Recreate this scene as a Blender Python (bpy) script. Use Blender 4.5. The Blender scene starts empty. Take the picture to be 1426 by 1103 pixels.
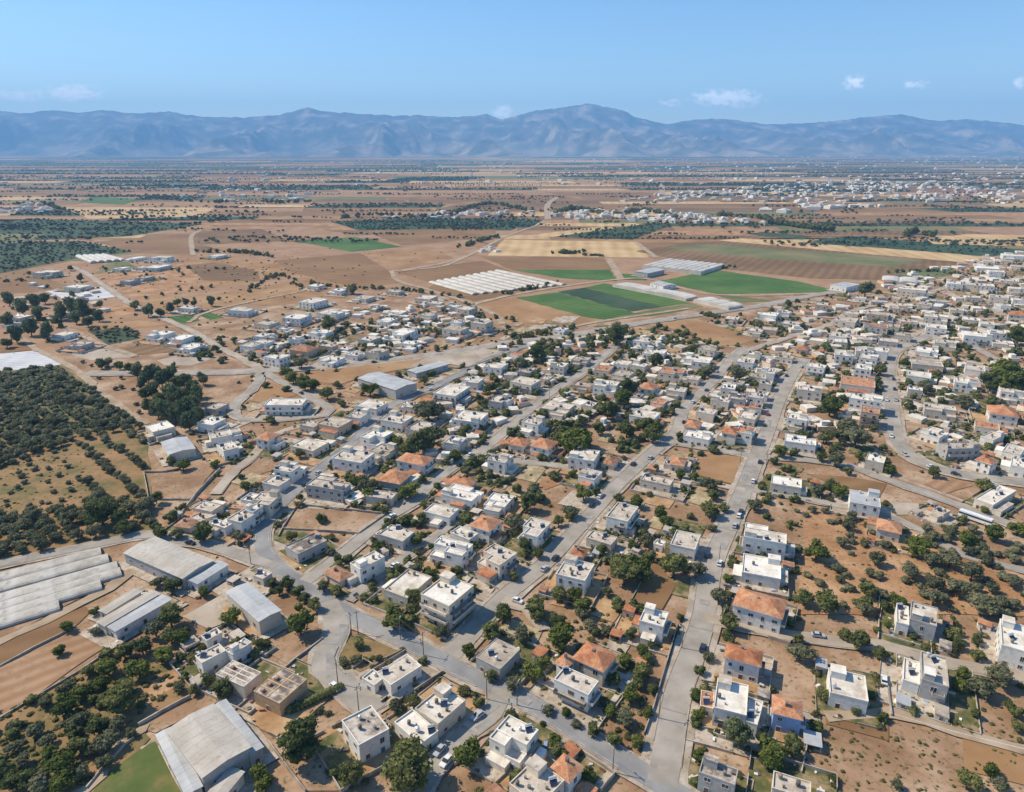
import bpy, bmesh, math, random
import numpy as np
from mathutils import Vector, Matrix
random.seed(7); rng = np.random.default_rng(7)
PI = math.pi; R = math.radians
sc = bpy.context.scene; COL = sc.collection

# ------------------------------------------------------------------ camera, sky, sun, exposure
PW, PH, FPX, YH, CAMH = 1426., 1103., 963., 207., 150.
PITCH = math.atan((PH/2-YH)/FPX)
cam = bpy.data.cameras.new('camera'); co = bpy.data.objects.new('camera', cam); COL.objects.link(co)
cam.sensor_fit = 'HORIZONTAL'; cam.angle = 2*math.atan(PW/2/FPX); cam.clip_start = 1; cam.clip_end = 120000
co.location = (0, 0, CAMH); co.rotation_euler = (PI/2-PITCH, 0, 0); sc.camera = co

SUN_EL, SUN_AZ = R(47), R(163)          # azimuth measured from +X: from the left and a little from behind the houses
w = bpy.data.worlds.new('World'); sc.world = w; w.use_nodes = True
nt = w.node_tree; bg = nt.nodes['Background']; sky = nt.nodes.new('ShaderNodeTexSky')
sky.sky_type = 'NISHITA'; sky.sun_disc = False; sky.sun_elevation = SUN_EL; sky.sun_rotation = PI/2-SUN_AZ
sky.air_density = 1.0; sky.dust_density = 0.15; sky.ozone_density = 3.5; sky.altitude = 150
bg.inputs['Strength'].default_value = 0.135
hs = nt.nodes.new('ShaderNodeHueSaturation'); hs.inputs['Saturation'].default_value = 1.16; nt.links.new(sky.outputs['Color'], hs.inputs['Color'])
sl = bpy.data.lights.new('sun', 'SUN'); sl.energy = 4.6; sl.angle = R(0.53); sl.color = (1, .89, .70)
so = bpy.data.objects.new('sun', sl); COL.objects.link(so)
sd = Vector((math.cos(SUN_EL)*math.cos(SUN_AZ), math.cos(SUN_EL)*math.sin(SUN_AZ), math.sin(SUN_EL)))
so.rotation_euler = sd.to_track_quat('Z', 'Y').to_euler(); so.location = (0, 0, 400)
vs = sc.view_settings; vs.view_transform = 'Standard'; vs.look = 'None'; vs.exposure = 0.30; vs.gamma = 1
cy = sc.cycles
cy.max_bounces = 5; cy.diffuse_bounces = 2; cy.glossy_bounces = 1; cy.transmission_bounces = 2; cy.volume_bounces = 3
cy.transparent_max_bounces = 6; cy.use_denoising = True; cy.caustics_reflective = False; cy.caustics_refractive = False
sc.render.use_persistent_data = False

# ------------------------------------------------------------------ from the photograph's pixels to ground metres
CP, SP = math.cos(PITCH), math.sin(PITCH)
def px(x, y, z=0.):
    dx = (x-PW/2)/FPX; dy = -(y-PH/2)/FPX
    vy, vz = CP+dy*SP, -SP+dy*CP
    t = (z-CAMH)/vz
    return (dx*t, vy*t)
def scale_at(y): return max(.1, FPX*(y-YH)/(CAMH*FPX)*CP)     # pixels per metre on the ground
CROP = {'C1': (0, 600, 3.961), 'C2': (350, 600, 3.961), 'C3': (700, 600, 3.961), 'C4': (1060, 600, 3.896), 'C5': (0, 843, 3.961), 'C6': (350, 843, 3.961),
        'C7': (700, 843, 3.961), 'C8': (1060, 843, 3.896), 'T4': (0, 340, 3.939), 'T5': (350, 340, 3.939), 'T6': (700, 340, 3.939), 'T7': (1060, 340, 3.896), 'P': (0, 0, 1)}
def cz(c, x, y): a, b, s = CROP[c]; return (a+x/s, b+y/s)
def poly(c, *pts): return [px(*cz(c, *p)) for p in pts]

# a few small clouds in the sky itself, by direction (infinitely far away)
def mnode(op, a, b=None, c=None, clamp=False):
    m = nt.nodes.new('ShaderNodeMath'); m.operation = op; m.use_clamp = clamp
    for k, v in enumerate((a, b, c)):
        if v is None: continue
        if isinstance(v, (int, float)): m.inputs[k].default_value = v
        else: nt.links.new(v, m.inputs[k])
    return m.outputs[0]
tcw = nt.nodes.new('ShaderNodeTexCoord'); sep = nt.nodes.new('ShaderNodeSeparateXYZ'); nt.links.new(tcw.outputs['Generated'], sep.inputs[0])
yy = mnode('MAXIMUM', sep.outputs['Y'], .05); uu = mnode('DIVIDE', sep.outputs['X'], yy); ww = mnode('DIVIDE', sep.outputs['Z'], yy)
cmb = nt.nodes.new('ShaderNodeCombineXYZ'); nt.links.new(uu, cmb.inputs[0]); nt.links.new(mnode('MULTIPLY', ww, 1.7), cmb.inputs[2])
cno = nt.nodes.new('ShaderNodeTexNoise'); cno.inputs['Scale'].default_value = 85; cno.inputs['Detail'].default_value = 6; cno.inputs['Roughness'].default_value = .6; nt.links.new(cmb.outputs[0], cno.inputs['Vector'])
tot = None
for X, Y, wpx, hpx, pw in ((100, 130, 62, 16, 1.), (30, 134, 60, 12, .9), (1012, 137, 75, 17, 1.), (935, 143, 26, 9, .8), (1190, 115, 24, 13, 1.), (1278, 118, 34, 8, .8), (700, 156, 24, 15, .9), (1345, 119, 14, 6, .6), (330, 155, 22, 10, .45), (1420, 116, 14, 12, .9), (170, 148, 60, 8, .3)):
    a, b, s_ = (X-PW/2)/FPX, (PH/2-Y)/FPX, CP+(PH/2-Y)/FPX*SP
    u0, w0 = a/s_, (b*CP-SP)/s_
    d2 = mnode('ADD', mnode('POWER', mnode('MULTIPLY', mnode('SUBTRACT', uu, u0), FPX*s_/wpx), 2), mnode('POWER', mnode('MULTIPLY', mnode('SUBTRACT', ww, w0), FPX*s_/hpx), 2))
    k = mnode('MULTIPLY', mnode('SUBTRACT', 1, d2, clamp=True), pw); tot = k if tot is None else mnode('MAXIMUM', tot, k)
fac = mnode('MULTIPLY', mnode('SUBTRACT', mnode('ADD', cno.outputs['Fac'], mnode('MULTIPLY', tot, .36)), .64, clamp=True), mnode('MULTIPLY', tot, 5.2), clamp=True)
mixw = nt.nodes.new('ShaderNodeMix'); mixw.data_type = 'RGBA'; nt.links.new(fac, mixw.inputs['Factor']); nt.links.new(hs.outputs['Color'], mixw.inputs['A']); mixw.inputs['B'].default_value = (9, 9.3, 9.6, 1)
nt.links.new(mixw.outputs['Result'], bg.inputs['Color'])

# ------------------------------------------------------------------ materials
MATS = {}
def mat(name, cols, scale=.3, rough=.9, detail=4, spec=.2, metal=0, kind='noise', per_obj=0, island=0, stripes=None, bump=0, fine=None, lo=.35, hi=.65):
    if name in MATS: return MATS[name]
    m = bpy.data.materials.new(name); m.use_nodes = True; n = m.node_tree.nodes; l = m.node_tree.links
    b = n['Principled BSDF']; b.inputs['Roughness'].default_value = rough; b.inputs['Specular IOR Level'].default_value = spec
    b.inputs['Metallic'].default_value = metal
    geo = n.new('ShaderNodeNewGeometry'); oi = n.new('ShaderNodeObjectInfo'); tc = n.new('ShaderNodeTexCoord')
    nz = n.new('ShaderNodeTexNoise'); nz.inputs['Scale'].default_value = scale; nz.inputs['Detail'].default_value = detail; nz.inputs['Roughness'].default_value = .62
    l.new(geo.outputs['Position'] if kind == 'world' else tc.outputs['Object'], nz.inputs['Vector'])
    fac = nz.outputs['Fac']
    mr = n.new('ShaderNodeMapRange'); mr.inputs['From Min'].default_value = lo; mr.inputs['From Max'].default_value = hi
    l.new(fac, mr.inputs['Value']); fac = mr.outputs['Result']
    def addf(sock, k):
        nonlocal fac
        a = n.new('ShaderNodeMath'); a.operation = 'MULTIPLY_ADD'; l.new(sock, a.inputs[0]); a.inputs[1].default_value = k
        l.new(fac, a.inputs[2])
        s = n.new('ShaderNodeMath'); s.operation = 'SUBTRACT'; l.new(a.outputs[0], s.inputs[0]); s.inputs[1].default_value = k/2; s.use_clamp = True
        fac = s.outputs[0]
    if island: addf(geo.outputs['Random Per Island'], island)
    if per_obj: addf(oi.outputs['Random'], per_obj)
    if stripes:
        ang, wl, k = stripes
        mp = n.new('ShaderNodeMapping'); mp.inputs['Rotation'].default_value = (0, 0, -ang); l.new(geo.outputs['Position'], mp.inputs['Vector'])
        wv = n.new('ShaderNodeTexWave'); wv.inputs['Scale'].default_value = 2*PI/wl/20*1.0; wv.inputs['Distortion'].default_value = 1.2; wv.inputs['Detail'].default_value = 2
        wv.inputs['Detail Scale'].default_value = .5
        wv.bands_direction = 'Y'; l.new(mp.outputs[0], wv.inputs['Vector']); addf(wv.outputs['Fac'], k)
    cr = n.new('ShaderNodeValToRGB'); e = cr.color_ramp.elements
    while len(e) < len(cols): e.new(.5)
    for i, c in enumerate(cols): e[i].position = i/max(1, len(cols)-1); e[i].color = (*c, 1)
    l.new(fac, cr.inputs['Fac']); out = cr.outputs['Color']
    if fine:
        fs, fc, flo, fhi = fine
        n2 = n.new('ShaderNodeTexNoise'); n2.inputs['Scale'].default_value = fs; n2.inputs['Detail'].default_value = 5; n2.inputs['Roughness'].default_value = .7
        l.new(geo.outputs['Position'] if kind == 'world' else tc.outputs['Object'], n2.inputs['Vector'])
        m2 = n.new('ShaderNodeMapRange'); m2.inputs['From Min'].default_value = flo; m2.inputs['From Max'].default_value = fhi; l.new(n2.outputs['Fac'], m2.inputs['Value'])
        mx = n.new('ShaderNodeMix'); mx.data_type = 'RGBA'; l.new(m2.outputs['Result'], mx.inputs['Factor']); l.new(out, mx.inputs['A']); mx.inputs['B'].default_value = (*fc, 1)
        out = mx.outputs['Result']
    l.new(out, b.inputs['Base Color'])
    if bump:
        bp = n.new('ShaderNodeBump'); bp.inputs['Strength'].default_value = bump; bp.inputs['Distance'].default_value = .5; l.new(nz.outputs['Fac'], bp.inputs['Height']); l.new(bp.outputs[0], b.inputs['Normal'])
    MATS[name] = m; return m

def leafmat(name, c1, c2, c3):
    if name in MATS: return MATS[name]
    k = 1.42; m = mat(name, [tuple(v*k for v in c) for c in (c1, c2, c3)], scale=.9, rough=.75, spec=.15, island=.75, per_obj=.55, lo=.2, hi=.8)
    n, l = m.node_tree.nodes, m.node_tree.links; b = n['Principled BSDF']; t = n.new('ShaderNodeBsdfTranslucent'); mx = n.new('ShaderNodeMixShader'); mx.inputs[0].default_value = .40
    l.new(b.inputs['Base Color'].links[0].from_socket, t.inputs['Color']); l.new(b.outputs[0], mx.inputs[1]); l.new(t.outputs[0], mx.inputs[2]); l.new(mx.outputs[0], n['Material Output'].inputs['Surface'])
    return m
M_dummy = None
M_tree = leafmat('broad_leaves', (.048, .064, .020), (.105, .118, .038), (.20, .19, .065))
M_bright = leafmat('bright_leaves', (.045, .062, .014), (.095, .115, .022), (.17, .18, .045))
M_olive = leafmat('olive_leaves', (.054, .062, .030), (.112, .115, .060), (.185, .18, .10))
M_pine = leafmat('pine_needles', (.055, .075, .032), (.10, .122, .055), (.155, .17, .075))
M_shrub = leafmat('shrub_leaves', (.05, .058, .02), (.11, .108, .036), (.18, .16, .065))
M_far = leafmat('far_hedge_leaves', (.040, .055, .030), (.070, .085, .045), (.11, .12, .065))
M_bark = mat('bark', [(.07, .05, .035), (.16, .12, .085)], scale=3)
WALL = {'w': (.76, .72, .645), 'c': (.68, .59, .47), 't': (.56, .42, .29), 'g': (.42, .40, .37), 'b': (.56, .49, .39), 'u': (.30, .42, .63), 'o': (.52, .35, .20), 'e': (.40, .44, .38)}
def wallmat(k):
    c = WALL[k]; d = tuple(v*.80 for v in c)
    return mat('render_'+{'w': 'white', 'c': 'cream', 't': 'tan', 'g': 'grey', 'b': 'beige', 'u': 'blue', 'o': 'ochre', 'e': 'sage'}[k], [d, c, tuple(min(.86, v*1.06) for v in c)], scale=.35, per_obj=.6, lo=.3, hi=.6,
               fine=(.8, tuple(v*.55 for v in c), .53, .80))
M_roofw = mat('roof_white_screed', [(.48, .40, .31), (.69, .625, .525), (.79, .75, .67)], scale=.16, per_obj=.8, fine=(.8, (.32, .26, .20), .56, .76))
M_roofc = mat('roof_dusty_screed', [(.36, .29, .22), (.53, .45, .36), (.65, .57, .47)], scale=.16, per_obj=.7, fine=(.8, (.20, .16, .125), .53, .74))
M_roofs = mat('roof_stained_concrete', [(.16, .13, .11), (.38, .32, .26), (.56, .51, .44)], scale=.28, per_obj=.3, fine=(.9, (.10, .085, .07), .58, .74), lo=.4, hi=.6)
M_tile = mat('terracotta_tile', [(.33, .125, .06), (.47, .20, .095), (.55, .30, .17)], scale=.35, per_obj=.7, fine=(1.6, (.24, .10, .06), .50, .72))
M_tileb = mat('brown_tile', [(.27, .13, .075), (.38, .20, .12), (.45, .27, .17)], scale=.5, per_obj=.4)
M_metal = mat('corrugated_grey_sheet', [(.34, .34, .33), (.44, .44, .43), (.51, .50, .48)], scale=.12, rough=.55, spec=.4, fine=(.5, (.36, .34, .31), .55, .85))
M_metalb = mat('pale_beige_sheet', [(.39, .345, .28), (.48, .43, .36), (.55, .50, .43)], scale=.12, rough=.65, fine=(.5, (.30, .25, .20), .5, .8))
M_glass = mat('window_glass', [(.015, .02, .028), (.05, .06, .07)], scale=.4, rough=.15, spec=.5, per_obj=.8)
M_frame = mat('window_frame', [(.50, .46, .42), (.62, .58, .53)], scale=.8, per_obj=.6)
M_shut = mat('painted_wood', [(.12, .06, .03), (.2, .11, .06), (.12, .16, .2)], scale=.8, per_obj=1.0)
M_steel = mat('tank_steel', [(.55, .56, .58), (.68, .69, .70)], scale=.8, rough=.4, metal=.3)
M_tankd = mat('dark_plastic', [(.09, .085, .08), (.30, .25, .20)], scale=.5, per_obj=.9, rough=.6)
M_pole0 = mat('railing_iron', [(.09, .08, .07), (.2, .18, .16)], scale=.6)
M_panel = mat('solar_panel', [(.02, .03, .06), (.04, .06, .10)], scale=.8, rough=.2, spec=.5)
M_wallg = mat('garden_wall_render', [(.29, .24, .185), (.42, .36, .29), (.54, .48, .40)], scale=.25, per_obj=.8, kind='world', fine=(.8, (.27, .22, .17), .58, .8))
M_plastic = mat('tunnel_sheeting', [(.38, .335, .27), (.47, .425, .355), (.55, .51, .445)], scale=.15, rough=.5, spec=.35, per_obj=.3, fine=(.35, (.24, .20, .155), .5, .75))
M_plastw = mat('white_greenhouse_film', [(.48, .425, .345), (.58, .525, .44), (.66, .61, .53)], scale=.08, rough=.5, spec=.35, per_obj=.3, fine=(.2, (.5, .45, .37), .5, .78))
M_asph = mat('worn_asphalt', [(.26, .228, .188), (.335, .298, .25), (.41, .365, .31)], scale=.09, kind='world', detail=8, fine=(.3, (.37, .31, .245), .50, .75), bump=.05)
M_asphd = mat('through_road_asphalt', [(.20, .195, .188), (.26, .25, .238), (.33, .315, .295)], scale=.06, kind='world', fine=(.4, (.36, .32, .27), .60, .88))
M_pave = mat('pale_pavement', [(.29, .225, .16), (.40, .33, .255), (.50, .435, .36)], scale=.12, kind='world', detail=7, fine=(.6, (.24, .17, .11), .50, .72))
M_dirt = mat('dirt_track', [(.30, .215, .14), (.38, .285, .19), (.45, .35, .25)], scale=.1, kind='world') if True else mat('dirt_track_b', [(0.441, 0.286, 0.152), (0.546, 0.384, 0.216), (0.630, 0.473, 0.288)], scale=.1, kind='world')
M_mark = mat('road_paint', [(.33, .31, .29), (.50, .48, .45)], scale=.4, kind='world', lo=.45, hi=.55)
M_yard = mat('concrete_yard', [(.33, .255, .18), (.45, .37, .285), (.57, .50, .41)], scale=.14, kind='world', detail=7, fine=(.6, (.21, .145, .09), .50, .72))
M_earthy = mat('bare_earth_yard', [(0.315, 0.177, 0.084), (0.420, 0.256, 0.128), (0.504, 0.345, 0.184)], scale=.14, kind='world', fine=(.8, (.20, .125, .07), .58, .8), bump=.2)
M_gardeny = mat('garden_soil_and_grass', [(.075, .085, .028), (.15, .135, .05), (.31, .22, .12)], scale=.22, kind='world', lo=.38, hi=.62, fine=(1.4, (.06, .07, .028), .56, .72))
# fields
SD = R(62)
FIELD = {
 'earth': mat('dry_red_earth', [(0.284, 0.141, 0.062), (0.389, 0.214, 0.105), (0.493, 0.305, 0.173)], scale=.06, kind='world', detail=10, fine=(.7, (.16, .115, .045), .54, .68), bump=.7),
 'plough': mat('ploughed_brown_soil', [(0.200, 0.108, 0.046), (0.239, 0.135, 0.058), (0.288, 0.172, 0.076)], scale=.012, kind='world', detail=8, stripes=(R(20), 12, .6), fine=(.2, (.23, .14, .088), .5, .8)),
 'plough2': mat('ploughed_dark_soil', [(0.160, 0.093, 0.042), (0.196, 0.115, 0.054), (0.242, 0.150, 0.072)], scale=.012, kind='world', detail=8, stripes=(R(60), 12, .6)),
 'ochre': mat('ochre_dry_grass', [(0.260, 0.140, 0.060), (0.336, 0.190, 0.087), (0.403, 0.252, 0.128)], scale=.02, kind='world', detail=8, fine=(.15, (.27, .165, .075), .55, .72)),
 'straw': mat('straw_stubble', [(0.424, 0.271, 0.124), (0.514, 0.348, 0.165), (0.578, 0.407, 0.214)], scale=.015, kind='world', stripes=(R(85), 22, .5), detail=6),
 'tan': mat('tan_fallow', [(0.285, 0.156, 0.081), (0.344, 0.203, 0.111), (0.404, 0.259, 0.153)], scale=.03, kind='world', detail=9, stripes=(R(38), 5, .7), fine=(.35, (.27, .165, .085), .5, .72), bump=.3),
 'green': mat('green_crop', [(.045, .100, .020), (.070, .138, .030), (.115, .172, .045)], scale=.012, kind='world', stripes=(R(-38), 8, .6), detail=6),
 'dgreen': mat('dark_crop', [(.030, .058, .030), (.045, .078, .038), (.065, .098, .05)], scale=.02, kind='world', stripes=(R(-38), 9, .4)),
 'wgreen': mat('thin_green_crop', [(.102, .128, .043), (.162, .162, .064), (.238, .187, .093)], scale=.012, kind='world', detail=7, stripes=(R(-20), 16, .3)),
 'orchard': mat('orchard_floor', [(.040, .070, .030), (.058, .088, .040), (.095, .11, .052)], scale=.05, kind='world', detail=6, fine=(.12, (.035, .055, .028), .5, .62)),
 'ofloor': mat('orchard_grassy_earth', [(.12, .115, .038), (.26, .165, .072), (.36, .205, .10)], scale=.06, kind='world', detail=8, fine=(.5, (.10, .11, .035), .54, .7), bump=.2),
 'lawn': mat('green_meadow', [(.075, .11, .025), (.115, .135, .036), (.24, .165, .065)], scale=.05, kind='world', detail=6, lo=.42, hi=.68, fine=(.9, (.07, .12, .03), .5, .8)),
 'sheet': mat('plastic_mulch_sheet', [(.46, .45, .45), (.55, .54, .54), (.62, .61, .60)], scale=.05, kind='world', stripes=(R(-10), 5, .5)),
 'lot': mat('dusty_lot', [(0.236, 0.131, 0.066), (0.336, 0.204, 0.117), (0.473, 0.335, 0.225)], scale=.045, kind='world', detail=10, fine=(.6, (.14, .115, .048), .53, .67), bump=.6),
 'gravel': mat('pale_gravel', [(.31, .245, .18), (.405, .33, .25), (.49, .41, .325)], scale=.05, kind='world', detail=8, fine=(.25, (.33, .25, .18), .5, .8)),
}

# ------------------------------------------------------------------ mesh helpers
def link(name, me, parent=None):
    o = bpy.data.objects.new(name, me); COL.objects.link(o)
    if parent: o.parent = parent
    return o
def tag(o, label=None, cat=None, group=None, kind=None):
    if label: o['label'] = label
    if cat: o['category'] = cat
    if group: o['group'] = group
    if kind: o['kind'] = kind
    return o
class MB:
    def __init__(s): s.v = []; s.f = []; s.m = []
    def face(s, pts, m=0):
        b = len(s.v); s.v += [tuple(p) for p in pts]; s.f.append(tuple(range(b, b+len(pts)))); s.m.append(m)
    def box(s, x0, x1, y0, y1, z0, z1, m=0, top=None, bottom=True):
        b = len(s.v)
        s.v += [(x0, y0, z0), (x1, y0, z0), (x1, y1, z0), (x0, y1, z0), (x0, y0, z1), (x1, y0, z1), (x1, y1, z1), (x0, y1, z1)]
        fs = [(0, 1, 5, 4), (1, 2, 6, 5), (2, 3, 7, 6), (3, 0, 4, 7), (4, 5, 6, 7)] + ([(3, 2, 1, 0)] if bottom else [])
        for i, f in enumerate(fs): s.f.append(tuple(b+k for k in f)); s.m.append(top if (i == 4 and top is not None) else m)
    def prism(s, pts, z0, z1, m=0, top=None):
        n = len(pts)
        for i in range(n):
            a, b = pts[i], pts[(i+1) % n]; s.face([(a[0], a[1], z0), (b[0], b[1], z0), (b[0], b[1], z1), (a[0], a[1], z1)], m)
        s.face([(p[0], p[1], z1) for p in pts], m if top is None else top)
    def cyl(s, c, r, z0, z1, n=10, m=0, r2=None, axis='z'):
        r2 = r if r2 is None else r2
        def P(a, rr, t):
            if axis == 'z': return (c[0]+rr*math.cos(a), c[1]+rr*math.sin(a), t)
            return (t, c[1]+rr*math.cos(a), c[2]+rr*math.sin(a))
        A = [2*PI*i/n for i in range(n)]
        for i in range(n):
            a, b = A[i], A[(i+1) % n]; s.face([P(a, r, z0), P(b, r, z0), P(b, r2, z1), P(a, r2, z1)], m)
        s.face([P(a, r2, z1) for a in A], m); s.face([P(a, r, z0) for a in reversed(A)], m)
    def mesh(s, name, mats):
        me = bpy.data.meshes.new(name); me.from_pydata(s.v, [], s.f)
        for k in mats: me.materials.append(k)
        me.polygons.foreach_set('material_index', s.m); me.update(); return me
    def build(s, name, mats, parent=None): return link(name, s.mesh(name, mats if isinstance(mats, (list, tuple)) else [mats]), parent)
def npmesh(name, V, F, mats):
    """triangles from numpy arrays"""
    me = bpy.data.meshes.new(name); n = len(F)
    me.vertices.add(len(V)); me.vertices.foreach_set('co', np.asarray(V, np.float32).ravel())
    me.loops.add(n*3); me.loops.foreach_set('vertex_index', np.asarray(F, np.int32).ravel())
    me.polygons.add(n); me.polygons.foreach_set('loop_start', np.arange(0, n*3, 3, dtype=np.int32))
    for k in mats: me.materials.append(k)
    me.update(calc_edges=True); me.validate(); return me

# ------------------------------------------------------------------ the ground
def sheet(name, pts, m, z, label=None):
    mb = MB(); Q = []
    for (a, b), (c, d) in zip(pts, pts[1:]+pts[:1]):
        L = math.hypot(c-a, d-b); n = max(1, min(40, int(L/9))); k = min(1.3, L*.02)
        for j in range(n): t = j/n; Q.append((a+(c-a)*t+(random.uniform(-k, k) if j else 0), b+(d-b)*t+(random.uniform(-k, k) if j else 0), z))
    mb.face(Q); o = mb.build(name, m); return tag(o, kind='structure')
gs = MB(); gs.face([(-60000, -3000, 0), (60000, -3000, 0), (60000, 60000, 0), (-60000, 60000, 0)])
ground_m = mat('plain_earth', [(0.210, 0.123, 0.050), (0.294, 0.187, 0.080), (0.378, 0.256, 0.120)], scale=.0035, kind='world', detail=9, fine=(.02, (.17, .15, .075), .56, .72))
tag(gs.build('ground', ground_m), kind='structure')

def rot(p, a): return (p[0]*math.cos(a)-p[1]*math.sin(a), p[0]*math.sin(a)+p[1]*math.cos(a))
# far plain: patchwork of fields, in bands running across the view
PAL = ['plough', 'tan', 'ochre', 'plough2', 'orchard', 'straw', 'wgreen', 'earth', 'dgreen', 'green']
PWT = np.array([.25, .19, .14, .10, .10, .09, .06, .06, .03, .02]); PWT /= PWT.sum()
ff = MB(); FARDARK = []; HEDGE = []
def far_fields():
    y = 640.; 
    while y < 13800:
        hgt = y*random.uniform(.028, .066)+18
        sl = random.uniform(-.10, .10)
        half = y*.85+250
        x = -half
        while x < half:
            wd = random.uniform(.07, .26)*y+60
            sk = random.uniform(-.35, .35)*hgt
            k = rng.choice(len(PAL), p=PWT)
            if y > 2600 and random.random() < (.24 if y < 4200 else .36): k = 4
            gap = 0.0 if random.random() < .7 else .02*wd
            def Y(xx, t): return y+t*hgt+sl*xx*.25
            p = [(x+gap, Y(x, 0)), (x+wd-gap, Y(x+wd, 0)), (x+wd-gap+sk, Y(x+wd, .97)), (x+gap+sk, Y(x, .97))]
            ff.face([(a, b, .02+.012*(len(ff.f) % 11)) for a, b in p], k)
            HEDGE.append((p[0], p[1]))
            if PAL[k] in ('orchard', 'dgreen'): FARDARK.append((x+wd/2, y+hgt/2+sl*x*.25, wd, hgt))
            x += wd
        y += hgt
far_fields()
tag(ff.build('fields', [FIELD[k] for k in PAL]), kind='structure')

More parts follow.
